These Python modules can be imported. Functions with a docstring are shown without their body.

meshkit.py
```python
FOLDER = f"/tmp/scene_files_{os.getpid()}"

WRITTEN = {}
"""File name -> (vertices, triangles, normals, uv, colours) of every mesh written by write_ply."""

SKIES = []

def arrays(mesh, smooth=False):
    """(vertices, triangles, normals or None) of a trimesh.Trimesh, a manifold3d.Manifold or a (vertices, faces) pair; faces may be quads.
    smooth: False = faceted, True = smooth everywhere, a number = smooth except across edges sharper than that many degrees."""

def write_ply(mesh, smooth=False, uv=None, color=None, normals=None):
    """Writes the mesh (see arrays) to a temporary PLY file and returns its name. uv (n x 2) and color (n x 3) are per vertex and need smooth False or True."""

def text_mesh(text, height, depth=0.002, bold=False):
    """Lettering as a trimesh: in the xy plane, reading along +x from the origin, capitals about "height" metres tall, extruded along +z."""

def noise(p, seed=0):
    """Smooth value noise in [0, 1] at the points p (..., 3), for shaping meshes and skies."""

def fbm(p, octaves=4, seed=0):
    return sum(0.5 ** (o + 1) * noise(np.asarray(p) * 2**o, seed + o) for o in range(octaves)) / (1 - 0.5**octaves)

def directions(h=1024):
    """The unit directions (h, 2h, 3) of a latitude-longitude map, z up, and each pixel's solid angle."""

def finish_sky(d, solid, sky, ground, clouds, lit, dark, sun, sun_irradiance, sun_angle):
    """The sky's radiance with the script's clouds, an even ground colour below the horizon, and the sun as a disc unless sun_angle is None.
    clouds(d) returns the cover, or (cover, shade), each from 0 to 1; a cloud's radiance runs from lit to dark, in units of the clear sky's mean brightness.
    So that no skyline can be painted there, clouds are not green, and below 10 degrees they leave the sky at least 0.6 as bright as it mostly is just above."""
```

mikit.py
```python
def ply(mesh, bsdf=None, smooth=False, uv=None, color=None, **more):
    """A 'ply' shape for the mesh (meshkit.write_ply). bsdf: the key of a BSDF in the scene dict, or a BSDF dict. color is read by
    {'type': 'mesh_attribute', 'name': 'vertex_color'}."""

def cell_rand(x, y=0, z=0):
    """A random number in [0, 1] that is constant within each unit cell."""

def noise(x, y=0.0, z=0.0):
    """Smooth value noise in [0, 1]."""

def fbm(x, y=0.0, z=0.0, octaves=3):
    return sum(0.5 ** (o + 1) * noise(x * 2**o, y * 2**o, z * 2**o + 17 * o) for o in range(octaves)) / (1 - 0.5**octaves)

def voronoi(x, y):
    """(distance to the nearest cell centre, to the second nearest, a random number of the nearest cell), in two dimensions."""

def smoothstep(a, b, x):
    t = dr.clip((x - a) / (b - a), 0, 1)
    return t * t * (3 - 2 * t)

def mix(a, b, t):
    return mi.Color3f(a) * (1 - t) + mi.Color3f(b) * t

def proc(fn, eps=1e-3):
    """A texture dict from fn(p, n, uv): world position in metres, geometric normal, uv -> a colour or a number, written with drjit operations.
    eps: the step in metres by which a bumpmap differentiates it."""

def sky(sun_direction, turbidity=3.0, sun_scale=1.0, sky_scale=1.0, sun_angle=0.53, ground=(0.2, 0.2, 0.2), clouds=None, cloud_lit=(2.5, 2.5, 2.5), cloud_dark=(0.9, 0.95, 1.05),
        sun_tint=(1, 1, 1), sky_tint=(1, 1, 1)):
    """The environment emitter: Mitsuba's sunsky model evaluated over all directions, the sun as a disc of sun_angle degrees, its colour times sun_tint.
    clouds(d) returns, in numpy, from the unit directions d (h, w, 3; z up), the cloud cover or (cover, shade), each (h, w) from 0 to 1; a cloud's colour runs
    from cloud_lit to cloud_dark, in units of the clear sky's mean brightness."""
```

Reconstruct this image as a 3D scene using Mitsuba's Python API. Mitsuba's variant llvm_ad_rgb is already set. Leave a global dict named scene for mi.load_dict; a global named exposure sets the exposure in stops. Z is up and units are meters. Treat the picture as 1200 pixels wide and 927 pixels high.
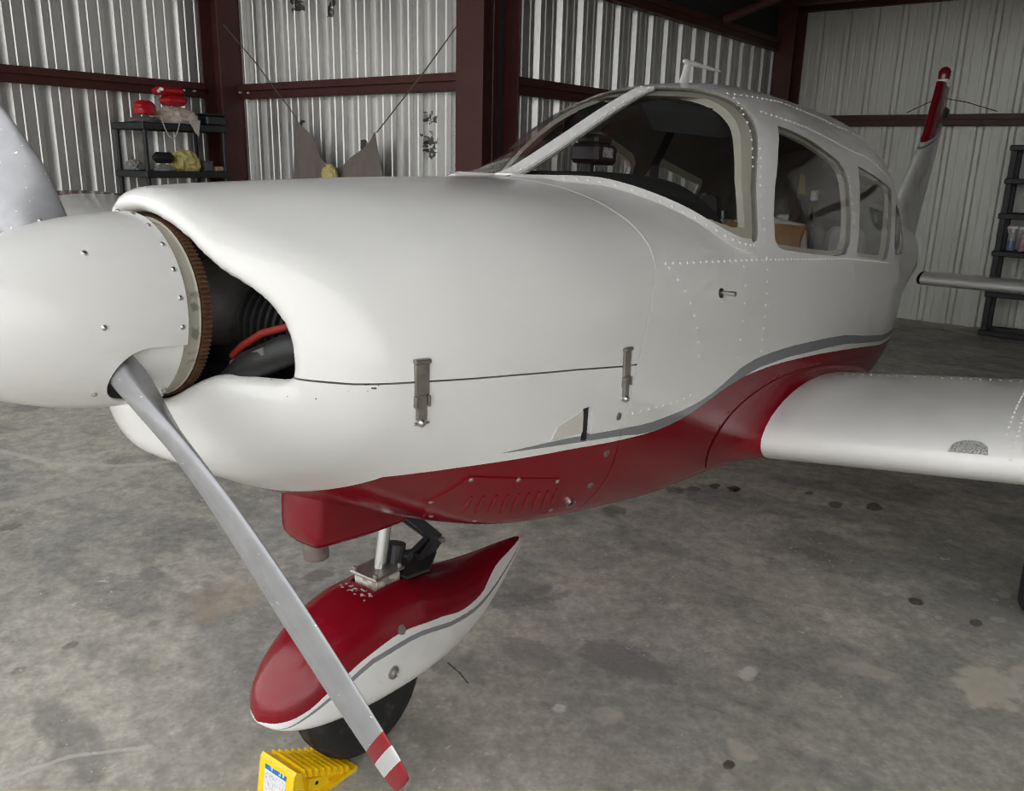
import math, numpy as np, trimesh, drjit as dr, mitsuba as mi, mikit, meshkit
import manifold3d as m3
from scipy.interpolate import PchipInterpolator, CubicSpline
from scipy.ndimage import map_coordinates, gaussian_filter1d
from shapely.geometry import Polygon, LineString, Point
import shapely.affinity as aff
T = mi.ScalarTransform4f
V = np.array
scene, labels = {}, {}

# ------------------------------------------------------------------ camera, sky, exposure
CAM = V([1.41753892, -0.39127987, 1.49663548])
FWD = V([-0.56795367, 0.77781304, -0.26913845]); DOWN = V([0.1789215, -0.20249978, -0.96279849])
scene['camera'] = {'type': 'perspective', 'fov_axis': 'x', 'fov': 2 * math.degrees(math.atan(600 / 985.0)), 'near_clip': 0.02, 'far_clip': 500.0,
                   'to_world': T().look_at(origin=CAM.tolist(), target=(CAM + FWD).tolist(), up=(-DOWN).tolist())}
def overcast(d):
    return np.ones(d.shape[:2]), 0.35 * meshkit.fbm(d * 2.5, 3, 4)
scene['sky'] = mikit.sky([0.3, 0.75, 0.6], turbidity=4.0, sun_scale=0.0, sky_scale=1.0, ground=(0.30, 0.29, 0.27), clouds=overcast,
                         cloud_lit=(2.3, 2.3, 2.3), cloud_dark=(1.5, 1.55, 1.62))
exposure = 3.3

# ------------------------------------------------------------------ frames
H0, PHI, YAW = 1.25008387, 0.05357518, 0.02906846      # thrust line height, nose-up pitch of the aircraft, yaw of the building
cph, sph = math.cos(PHI), math.sin(PHI)
RB = V([[1, 0, 0], [0, cph, sph], [0, -sph, cph]])       # aircraft axes: x left, y aft, z up from the thrust line
def body(p): return np.asarray(p, float) @ RB.T + [0, 0, H0]
cyw, syw = math.cos(YAW), math.sin(YAW)
RH = V([[cyw, syw, 0], [-syw, cyw, 0], [0, 0, 1]])       # building axes -> world
def hang(p): return np.asarray(p, float) @ RH.T
def ident(p): return np.asarray(p, float)

# ------------------------------------------------------------------ mesh helpers
def tri(m):
    if hasattr(m, 'to_mesh'):
        q = m.to_mesh(); return trimesh.Trimesh(np.array(q.vert_properties[:, :3], float), np.array(q.tri_verts), process=False)
    if isinstance(m, (tuple, list)) and len(m) == 2 and not hasattr(m[0], 'vertices'):
        v, f = np.asarray(m[0], float), np.asarray(m[1], int)
        if f.shape[1] == 4: f = np.vstack([f[:, [0, 1, 2]], f[:, [0, 2, 3]]])
        return trimesh.Trimesh(v, f, process=False)
    if isinstance(m, (tuple, list)): return trimesh.util.concatenate([tri(x) for x in m])
    return m
def man(m):
    m = tri(m).copy(); m.merge_vertices()
    g = m3.Manifold(m3.Mesh(vert_properties=np.asarray(m.vertices, np.float32), tri_verts=np.asarray(m.faces, np.uint32)))
    return g.as_original()
COUNT = {}
def add(name, mesh, mat, fr=ident, parent=None, smooth=False, label=None, kind=None, group=None, category=None, flip=False):
    base = (parent + '__' if parent else '') + name
    n = COUNT.get(base, 0); COUNT[base] = n + 1
    key = base if n == 0 else f'{base}_{n:03d}'
    if isinstance(mesh, dict): scene[key] = mesh
    else:
        m = tri(mesh)
        if len(m.faces) == 0: print('EMPTY', key); COUNT[base] = n; return key
        scene[key] = mikit.ply((fr(m.vertices), m.faces), mat, smooth=smooth)
    tag(key, label, category, group, kind)
    return key
def thing(name, label, category, group=None):
    n = COUNT.get(name, 0); COUNT[name] = n + 1
    key = name if n == 0 else f'{name}_{n:03d}'
    tag(key, label, category, group); return key
def tag(key, label=None, category=None, group=None, kind=None):
    d = {k: v for k, v in dict(label=label, category=category, group=group, kind=kind).items() if v}
    if d: labels[key] = d
def box(lo, hi, r=0.0):
    lo, hi = V(lo, ) * 1.0, V(hi) * 1.0
    if r <= 0:
        return trimesh.creation.box(extents=hi - lo, transform=trimesh.transformations.translation_matrix((lo + hi) / 2))
    r = min(r, 0.45 * (hi - lo).min())
    pts = []
    for a in (0, 1):
        for b in (0, 1):
            for c in (0, 1):
                corner = np.where([a, b, c], hi, lo); s = np.where([a, b, c], -1.0, 1.0)
                for k in range(3):
                    q = corner + s * r; q[k] = corner[k]; pts.append(q)
    return trimesh.convex.convex_hull(V(pts))
def hull(p): return trimesh.convex.convex_hull(V(p))
def tube(path, r, n=10, closed=False, caps=True):
    P = V(path) * 1.0; R = np.broadcast_to(r, len(P)) * 1.0
    tg = np.gradient(P, axis=0) if not closed else np.roll(P, -1, 0) - np.roll(P, 1, 0)
    tg /= np.linalg.norm(tg, axis=1, keepdims=True) + 1e-12
    u = np.cross(tg[0], [0, 0, 1] if abs(tg[0][2]) < .9 else [1, 0, 0]); rings = []
    for i in range(len(P)):
        u = u - tg[i] * (u @ tg[i]); u /= np.linalg.norm(u); w = np.cross(tg[i], u)
        a = np.arange(n) * 2 * np.pi / n
        rings.append(P[i] + R[i] * (np.cos(a)[:, None] * u + np.sin(a)[:, None] * w))
    v = np.vstack(rings); f = []; m = len(P)
    for i in range(m if closed else m - 1):
        j = (i + 1) % m
        for k in range(n): f.append([i * n + k, i * n + (k + 1) % n, j * n + (k + 1) % n, j * n + k])
    f = V(f); f = np.vstack([f[:, [0, 1, 2]], f[:, [0, 2, 3]]])
    if caps and not closed:
        v = np.vstack([v, P[:1], P[-1:]]); c0, c1 = len(v) - 2, len(v) - 1
        e = [[c0, (k + 1) % n, k] for k in range(n)] + [[c1, (m - 1) * n + k, (m - 1) * n + (k + 1) % n] for k in range(n)]
        f = np.vstack([f, e])
    return trimesh.Trimesh(v, f, process=False)
def loft(rings, closed_ring=True, cap0=True, cap1=True):
    R = V(rings) * 1.0; m, n = R.shape[:2]; v = R.reshape(-1, 3); f = []
    i, k = np.meshgrid(np.arange(m - 1), np.arange(n if closed_ring else n - 1), indexing='ij')
    k2 = (k + 1) % n
    q = np.stack([i * n + k, i * n + k2, (i + 1) * n + k2, (i + 1) * n + k], -1).reshape(-1, 4)
    f = np.vstack([q[:, [0, 1, 2]], q[:, [0, 2, 3]]])
    ex = []
    if closed_ring:
        if cap0:
            v = np.vstack([v, R[0].mean(0)[None]]); c = len(v) - 1; ex += [[c, (a + 1) % n, a] for a in range(n)]
        if cap1:
            v = np.vstack([v, R[-1].mean(0)[None]]); c = len(v) - 1; b = (m - 1) * n; ex += [[c, b + a, b + (a + 1) % n] for a in range(n)]
        if ex: f = np.vstack([f, ex])
    t = trimesh.Trimesh(v, f, process=False)
    if closed_ring and cap0 and cap1 and t.volume < 0: t.invert()
    return t
def lathe(prof, axis_o, axis_d, n=48):
    prof = V(prof) * 1.0; d = V(axis_d) / np.linalg.norm(axis_d)
    u = np.cross(d, [0, 0, 1] if abs(d[2]) < .9 else [1, 0, 0]); u /= np.linalg.norm(u); w = np.cross(d, u)
    a = np.arange(n) * 2 * np.pi / n; ring = np.cos(a)[:, None] * u + np.sin(a)[:, None] * w
    return loft([V(axis_o) + x * d + max(r, 1e-5) * ring for x, r in prof])
def extrude(poly, axis, lo, hi):
    """polygon in the two axes other than `axis`, extruded along it (axis 'x': coordinates y, z; 'y': x, z; 'z': x, y)."""
    out = []
    for g in getattr(poly, 'geoms', [poly]):
        m = trimesh.creation.extrude_polygon(g, hi - lo, engine='earcut'); v = m.vertices.copy()
        if axis == 'x': m.vertices = np.c_[v[:, 2] + lo, v[:, 0], v[:, 1]]
        elif axis == 'y': m.vertices = np.c_[v[:, 0], v[:, 2] + lo, v[:, 1]]; m.invert()
        else: m.vertices = v + [0, 0, lo]
        out.append(m)
    return trimesh.util.concatenate(out)
def pick(mesh64, oid):
    """the triangles of a boolean's result that come from the solid with this original id"""
    q = mesh64.to_mesh(); v, f = np.array(q.vert_properties[:, :3], float), np.array(q.tri_verts)
    keep = np.zeros(len(f), bool)
    ri, ro = np.array(q.run_index) // 3, np.array(q.run_original_id)
    for i, o in enumerate(ro):
        if o in np.atleast_1d(oid): keep[ri[i]:ri[i + 1]] = True
    def sub(k):
        m = trimesh.Trimesh(v, f[k], process=False); m.remove_unreferenced_vertices(); return m
    return sub(keep), sub(~keep)

# ------------------------------------------------------------------ fuselage form: sections (half width, height) from keel to crown
SECT = {
 .45:[(0,-.29),(.13,-.282),(.24,-.245),(.315,-.17),(.345,-.08),(.338,-.02),(.285,.078),(.175,.138),(.09,.194),(0,.213)],
 .60: [(0,-.37),(.15,-.355),(.29,-.30),(.40,-.20),(.43,-.09),(.415,.0),(.35,.10),(.22,.168),(.1,.212),(0,.228)],
 .80: [(0,-.455),(.18,-.44),(.35,-.385),(.465,-.26),(.50,-.10),(.49,.0),(.43,.115),(.30,.195),(.15,.232),(0,.242)],
 1.05: [(0,-.54),(.23,-.527),(.42,-.465),(.522,-.30),(.54,-.10),(.53,.02),(.47,.14),(.34,.22),(.17,.252),(0,.26)],
 1.30:[(0,-.57),(.25,-.56),(.44,-.505),(.545,-.34),(.56,-.10),(.55,.025),(.49,.14),(.35,.228),(.18,.265),(0,.275)],
 1.47:[(0,-.585),(.27,-.575),(.455,-.52),(.553,-.35),(.564,-.11),(.556,.03),(.505,.14),(.37,.225),(.19,.272),(0,.283)],
 1.60:[(0,-.595),(.285,-.585),(.465,-.535),(.557,-.37),(.567,-.12),(.558,.04),(.505,.15),(.38,.235),(.2,.31),(0,.335)],
 1.80:[(0,-.605),(.3,-.595),(.47,-.545),(.56,-.38),(.57,-.13),(.557,.06),(.49,.175),(.37,.285),(.2,.385),(0,.425)],
 2.05:[(0,-.615),(.3,-.605),(.47,-.56),(.56,-.40),(.57,-.15),(.555,.08),(.495,.26),(.39,.42),(.22,.515),(0,.54)],
 2.30:[(0,-.62),(.3,-.61),(.47,-.565),(.56,-.41),(.57,-.16),(.553,.09),(.50,.30),(.40,.50),(.24,.60),(0,.632)],
 2.70:[(0,-.62),(.3,-.61),(.47,-.565),(.56,-.41),(.57,-.16),(.553,.09),(.50,.32),(.42,.50),(.27,.63),(0,.68)],
 3.10:[(0,-.61),(.3,-.60),(.47,-.55),(.555,-.40),(.565,-.16),(.55,.085),(.50,.31),(.42,.49),(.27,.635),(0,.688)],
 3.50:[(0,-.59),(.3,-.58),(.47,-.53),(.553,-.38),(.563,-.15),(.545,.07),(.50,.28),(.45,.46),(.33,.605),(0,.675)],
 3.80:[(0,-.57),(.29,-.56),(.455,-.51),(.54,-.36),(.552,-.14),(.54,.06),(.50,.25),(.455,.41),(.33,.56),(0,.635)],
 4.20:[(0,-.53),(.25,-.52),(.40,-.465),(.475,-.33),(.485,-.13),(.475,.04),(.45,.20),(.39,.35),(.27,.475),(0,.55)],
 5.00: [(0,-.43),(.18,-.42),(.28,-.37),(.33,-.26),(.335,-.11),(.32,.02),(.28,.15),(.215,.26),(.13,.35),(0,.395)],
 5.80: [(0,-.31),(.1,-.305),(.16,-.27),(.19,-.2),(.195,-.09),(.19,0),(.165,.09),(.12,.17),(.07,.24),(0,.28)],
 6.60:[(0,-.17),(.05,-.165),(.07,-.15),(.085,-.12),(.09,-.06),(.085,0),(.075,.05),(.055,.1),(.03,.14),(0,.16)],
}
ZC, SG, NTH = -.09, np.arange(.36, 6.62, .02), 181
TH = np.linspace(-np.pi / 2, np.pi / 2, NTH)
def _table():
    ss = V(sorted(SECT)); C = V([SECT[s] for s in ss])
    G = PchipInterpolator(ss, C, axis=0)(np.clip(SG, ss[0], ss[-1]))
    near = np.clip((SG - 0.5) / .3, 0.15, 1)
    G2 = gaussian_filter1d(G, 3.0, axis=0, mode='nearest'); G = G + (G2 - G) * near[:, None, None]
    rho = np.zeros((len(SG), NTH))
    for i, g in enumerate(G):
        e = np.vstack([g[2:0:-1] * [-1, 1], g, g[-2:-4:-1] * [-1, 1]])
        d = np.r_[0, np.cumsum(np.linalg.norm(np.diff(e, axis=0), axis=1) ** .6)]
        cs = CubicSpline(d, e)(np.linspace(d[2], d[-3], 500))
        a = np.arctan2(cs[:, 1] - ZC, cs[:, 0]); r = np.hypot(cs[:, 0], cs[:, 1] - ZC)
        a[0], a[-1] = -np.pi / 2, np.pi / 2
        o = np.argsort(a); rho[i] = np.interp(TH, a[o], r[o])
    rho = gaussian_filter1d(rho, 1.0, axis=1, mode='reflect')
    return rho
RHO = _table()
from scipy.ndimage import spline_filter
RHO_C = spline_filter(RHO, order=3, mode='nearest')
def rho(s, th):
    return map_coordinates(RHO_C, [(np.asarray(s) - SG[0]) / .02, (np.asarray(th) + np.pi / 2) / (np.pi / (NTH - 1))], order=3, mode='nearest', prefilter=False)
def skin(s, th, off=0.0):
    """a point of the skin on the left side: station s, angle th (-pi/2 keel .. pi/2 crown); th beyond runs down the right side"""
    s, th = np.broadcast_arrays(np.asarray(s, float), np.asarray(th, float))
    a = np.where(th > np.pi / 2, np.pi - th, np.where(th < -np.pi / 2, -np.pi - th, th)); sg = np.where((th > np.pi / 2) | (th < -np.pi / 2), -1.0, 1.0)
    r = rho(s, a) + off
    return np.stack([sg * r * np.cos(a), s, ZC + r * np.sin(a)], -1)
def side(s, z, off=0.0):
    """the skin's point on the left side at station s and height z"""
    s, z = np.broadcast_arrays(np.asarray(s, float), np.asarray(z, float))
    if s.ndim == 0: return side(s[None], z[None], off)[0]
    lo, hi = np.full(s.shape, -np.pi / 2), np.full(s.shape, np.pi / 2)
    for _ in range(26):
        m = (lo + hi) / 2; zz = skin(s, m, off)[..., 2]; lo, hi = np.where(zz < z, m, lo), np.where(zz < z, hi, m)
    return skin(s, (lo + hi) / 2, off)
def side_normal(s, z):
    e = 2e-3; a = side(s + e, z) - side(s - e, z); b = side(s, z + e) - side(s, z - e)
    n = np.cross(a, b); n /= np.linalg.norm(n, axis=-1, keepdims=True); return n * np.sign(n[..., :1])
SEAM = V([(-.7,1.24),(-.40,1.24),(-.28,1.236),(-.2,1.25),(-.07,1.288),(.024,1.325),(.096,1.37),(.16,1.39),(.30,1.395)])   # the cowling's rear edge: height, station
_seam = PchipInterpolator(SEAM[:, 0], SEAM[:, 1])
def seam(z): return _seam(np.clip(z, -.7, .3))
# ---- GEOMETRY END

# ------------------------------------------------------------------ materials
def rgb(*c): return {'type': 'rgb', 'value': [x if x <= 1 else x / 255 for x in c]}
def lin(r, g, b): return tuple(((c / 255 + .055) / 1.055) ** 2.4 if c > 10.3 else c / 255 / 12.92 for c in (r, g, b))
def mat(name, base, rough=.5, metal=0.0, spec=.5, coat=0.0, coat_gloss=.95, sheen=0.0, bump=None, two=True, **more):
    b = {'type': 'principled', 'base_color': base if isinstance(base, dict) else {'type': 'rgb', 'value': list(base)}, 'roughness': rough, 'metallic': metal, 'specular': spec, **more}
    if coat: b['clearcoat'] = coat; b['clearcoat_gloss'] = coat_gloss
    if sheen: b['sheen'] = sheen
    if bump: b = {'type': 'bumpmap', 'arbitrary': bump[0], 'scale': bump[1], 'bsdf': b}
    scene[name] = {'type': 'twosided', 'bsdf': b} if two else b
    return name
def ybody(p): return p.y * cph - (p.z - H0) * sph
def zbody(p): return p.y * sph + (p.z - H0) * cph
def line(x, pts):
    y = mi.Float(pts[0][1])
    for (a, b), (c, d) in zip(pts[:-1], pts[1:]): y = dr.select(x > a, b + (dr.minimum(x, c) - a) * ((d - b) / (c - a)), y)
    return y
def refine(pts, n):
    p = V(pts); x = np.linspace(p[0, 0], p[-1, 0], n)
    if p[-1, 0] > 6: x = np.r_[np.linspace(p[0, 0], 2.7, n), [2.95, 3.25, 3.6, 4.0, 4.8, 5.8, 6.6]]
    return [tuple(map(float, q)) for q in np.c_[x, PchipInterpolator(p[:, 0], p[:, 1])(x)]]
def gloss(name, base, alpha=.035):
    scene[name] = {'type': 'twosided', 'bsdf': {'type': 'roughplastic', 'distribution': 'ggx', 'alpha': alpha, 'int_ior': 1.5, 'nonlinear': False, 'diffuse_reflectance': base if isinstance(base, dict) else {'type': 'rgb', 'value': list(base)}}}
    return name
WHITE, RED, GREY = (.80, .795, .765), (.205, .004, .012), (.24, .245, .255)
REDLINE = refine([(.40,-.40),(.56,-.385),(.608,-.353),(.635,-.305),(.68,-.288),(.825,-.279),(1.014,-.281),(1.249,-.294),(1.40,-.299),(1.531,-.291),(1.647,-.271),(1.778,-.248),(1.93,-.232),(2.103,-.229),(2.525,-.243),(3.109,-.280),(3.75,-.322),(4.6,-.30),(6.6,-.16)], 44)
GTOP = refine([(.87,-.259),(1.003,-.254),(1.238,-.265),(1.36,-.272),(1.478,-.270),(1.58,-.264),(1.669,-.253),(1.78,-.228),(1.889,-.202),(2.05,-.188),(2.245,-.186),(2.50,-.192),(2.819,-.203),(3.73,-.277),(6.6,-.05)], 34)
GBOT = refine([(.87,-.260),(1.007,-.266),(1.245,-.284),(1.36,-.298),(1.489,-.299),(1.58,-.293),(1.677,-.280),(1.78,-.258),(1.898,-.236),(2.05,-.221),(2.255,-.220),(2.50,-.228),(2.834,-.240),(3.76,-.306),(6.6,-.09)], 34)
def livery(p, n, uv):
    x, y, z = p.x, ybody(p), zbody(p)
    c = mikit.mix(WHITE, (.74, .735, .70), mikit.smoothstep(.55, .8, mikit.fbm(x * 3, y * 3, z * 3)) * .5)
    g = (z < line(y, GTOP)) & (z > line(y, GBOT)) & (y > .87)
    c = dr.select(g, mi.Color3f(*GREY), c)
    k = mikit.noise(x * 190, y * 190, z * 190) + .5 * mikit.noise(x * 60, y * 60, z * 60)
    c = dr.select((k > 1.22) & (y > .46) & (y < .60) & (dr.abs(z + .100) < .022), mi.Color3f(.10, .095, .09), c)
    return dr.select(z < line(y, REDLINE), mi.Color3f(*RED), c)
gloss('paint_livery', mikit.proc(livery))
def grime(p, n, uv):
    f = mikit.fbm(p.x * 2.2, p.y * 2.2, p.z * 2.2, 4)
    return mikit.mix(WHITE, (.70, .69, .65), mikit.smoothstep(.5, .85, f) * .6)
gloss('paint_white', mikit.proc(grime))
gloss('paint_red', RED)
mat('paint_grey', GREY, .3, coat=.4)
mat('trim_white', (.78, .775, .75), .3, coat=.3)
mat('cream_plastic', (.62, .59, .50), .45)
mat('cabin_fabric', mikit.proc(lambda p, n, uv: mikit.mix((.16, .15, .13), (.23, .215, .19), mikit.fbm(p.x * 9, p.y * 9, p.z * 9))), .8)
mat('black_matte', (.012, .012, .013), .7)
mat('black_rubber', mikit.proc(lambda p, n, uv: mikit.mix((.014, .014, .015), (.035, .034, .032), mikit.smoothstep(.5, .8, mikit.fbm(p.x * 30, p.y * 30, p.z * 30)))), .6)
mat('black_plastic', (.02, .021, .023), .4)
mat('steel', (.55, .54, .52), .28, metal=1.0)
mat('chrome', (.78, .78, .79), .08, metal=1.0)
mat('worn_steel', mikit.proc(lambda p, n, uv: mikit.mix((.30, .28, .26), (.50, .48, .45), mikit.fbm(p.x * 40, p.y * 40, p.z * 40))), .42, metal=.85)
mat('brushed_aluminium', mikit.proc(lambda p, n, uv: mikit.mix((.50, .51, .53), (.66, .67, .68), mikit.fbm(p.x * 25, p.y * 25, p.z * 25))), .33, metal=.9)
mat('rusty_iron', mikit.proc(lambda p, n, uv: mikit.mix((.070, .032, .016), (.15, .075, .038), mikit.fbm(p.x * 60, p.y * 60, p.z * 60))), .75, metal=.2)
mat('hub_paint', mikit.proc(lambda p, n, uv: mikit.mix((.40, .38, .31), (.22, .21, .17), mikit.smoothstep(.6, .75, mikit.fbm(p.x * 45, p.y * 45, p.z * 45)))), .4)
mat('baffle_black', mikit.proc(lambda p, n, uv: mikit.mix((.006, .006, .0065), (.020, .020, .020), mikit.fbm(p.x * 25, p.y * 25, p.z * 25, 4))), .5)
mat('red_hose', (.20, .012, .006), .6)
mat('groove_dark', (.05, .048, .045), .7)
scene['glass'] = {'type': 'thindielectric', 'int_ior': 1.5, 'specular_transmittance': {'type': 'rgb', 'value': [.86, .87, .86]}}

# ------------------------------------------------------------------ the aircraft
PL = thing('airplane', 'white, red and grey low-wing propeller airplane parked inside the hangar', 'airplane')
# -- cowling: implicit form meshed by surface nets
def smax(a, b, k): h = np.clip(.5 - .5 * (b - a) / k, 0, 1); return b * (1 - h) + a * h + k * h * (1 - h)
def smin(a, b, k): return -smax(-a, -b, k)
def front(x, z):
    ax = np.abs(x)
    return .396 + .100 * np.clip((ax - .03) / .28, 0, 2) ** 1.4 + .2 * np.clip(-.17 - z, 0, 1) ** 1.2
def cowl_body(P):
    x, s, z = P[..., 0], P[..., 1], P[..., 2]
    r = np.hypot(x, z - ZC); th = np.arctan2(z - ZC, np.abs(x))
    f = (r - rho(np.maximum(s, .45), th)) * .93
    return smax(f, (front(x, z) - s) * .9, .06), f
def inlet(P):
    x, z = np.abs(P[..., 0]), P[..., 2]
    hole = np.hypot(x, z) - .169
    e1 = z - (.092 - .35 * np.clip(x - .14, -.1, 1) - 1.6 * np.clip(x - .17, 0, 1) ** 2)
    nost = smax(smax(e1 * .93, x - .303, .07), -.100 - z, .02)
    return smin(hole, nost, .045) + .002
def cowl_sdf(P):
    b, f = cowl_body(P); o = np.maximum(inlet(P), P[..., 1] - .72)
    return np.maximum(smax(b, -o, .032), P[..., 1] - 1.455)
def cowl_inner(P):
    b, f = cowl_body(P)
    return np.maximum(smax(f + .022, front(P[..., 0], P[..., 2]) + .035 - P[..., 1], .03), P[..., 1] - 1.46)
def surface_nets(fn, lo, hi, h):
    n = np.ceil((V(hi) - V(lo)) / h).astype(int) + 1
    ax = [lo[i] + h * np.arange(n[i]) for i in range(3)]
    D = fn(np.stack(np.meshgrid(*ax, indexing='ij'), -1)); D = np.where(D == 0, 1e-9, D)
    S = D < 0; cs = np.zeros(n - 1, int)
    for a in (0, 1):
        for b in (0, 1):
            for c in (0, 1): cs += S[a:n[0] - 1 + a, b:n[1] - 1 + b, c:n[2] - 1 + c]
    act = (cs > 0) & (cs < 8); idx = -np.ones(n - 1, int); idx[act] = np.arange(act.sum()); cell = np.argwhere(act)
    acc = np.zeros((len(cell), 3)); cnt = np.zeros(len(cell))
    for a in ((0,0,0),(0,0,1),(0,1,0),(0,1,1),(1,0,0),(1,0,1),(1,1,0),(1,1,1)):
        for k in range(3):
            if a[k]: continue
            b = list(a); b[k] = 1
            p, q = cell + a, cell + b; d0, d1 = D[tuple(p.T)], D[tuple(q.T)]; m = (d0 < 0) != (d1 < 0)
            t = np.where(m, d0 / np.where(m, d0 - d1, 1), 0)
            acc[m] += (p + t[:, None] * (q - p))[m]; cnt[m] += 1
    v = V(lo) + h * acc / cnt[:, None]; F = []
    for k in range(3):
        u, w = (k + 1) % 3, (k + 2) % 3; sl0 = [slice(None)] * 3; sl1 = [slice(None)] * 3; sl0[k] = slice(0, -1); sl1[k] = slice(1, None)
        for a in (u, w): sl0[a] = slice(1, -1); sl1[a] = slice(1, -1)
        A, B = S[tuple(sl0)], S[tuple(sl1)]; e = np.argwhere(A != B); neg = A[tuple(e.T)]
        e[:, u] += 1; e[:, w] += 1; du, dw = np.eye(3, dtype=int)[u], np.eye(3, dtype=int)[w]
        q = np.stack([idx[tuple((e - o).T)] for o in (0 * du, du, du + dw, dw)], -1)
        q[neg] = q[neg][:, ::-1]
        F.append(q[:, ::-1])
    q = np.vstack(F); m = trimesh.Trimesh(v, np.vstack([q[:, [0, 1, 2]], q[:, [0, 2, 3]]]), process=False)
    if m.volume < 0: m.invert()
    return m
def project(m, fn, it=3, keep=1.0):
    v = m.vertices.copy(); e = 2e-3; v0 = v.copy()
    for _ in range(it):
        d = fn(v); g = np.stack([(fn(v + e * k) - fn(v - e * k)) / (2 * e) for k in np.eye(3)], -1)
        st = -(d / np.maximum((g * g).sum(-1), .15))[:, None] * g
        ln = np.linalg.norm(st, axis=1, keepdims=True); v = v + st * np.minimum(1, .004 / np.maximum(ln, 1e-9)) * keep
        w = v - v0; lw = np.linalg.norm(w, axis=1, keepdims=True); v = v0 + w * np.minimum(1, .008 / np.maximum(lw, 1e-9))
    return trimesh.Trimesh(v, m.faces, process=False)
def implicit(fn, h):
    m = surface_nets(fn, (-.62, .37, -.62), (.62, 1.47, .33), h)
    m = project(m, fn, 3); trimesh.smoothing.filter_taubin(m, lamb=.5, nu=-.52, iterations=6); return man(m)
cowl = implicit(cowl_sdf, .0105) - implicit(cowl_inner, .014)
def seam_cutter(s_off, front_part=True):
    z = np.linspace(-.72, .36, 60); s = seam(z) + s_off
    p = [(a, b) for a, b in zip(s, z)]
    p = p + [(.2, .36), (.2, -.72)] if front_part else p + [(2.2, .36), (2.2, -.72)]
    return man(extrude(Polygon(p).buffer(0), 'x', -.8, .8))
SPLIT = [(.2,-.087),(.472,-.087),(.56,-.093),(.673,-.093),(.856,-.098),(1.05,-.107),(1.226,-.119),(1.4,-.125)]
cowl = cowl ^ seam_cutter(-.0035)
up = Polygon([(a, b + .0018) for a, b in SPLIT] + [(1.6, .5), (.2, .5)]); dn = Polygon([(a, b - .0018) for a, b in SPLIT] + [(1.6, -.8), (.2, -.8)])
LOW = None
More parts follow.
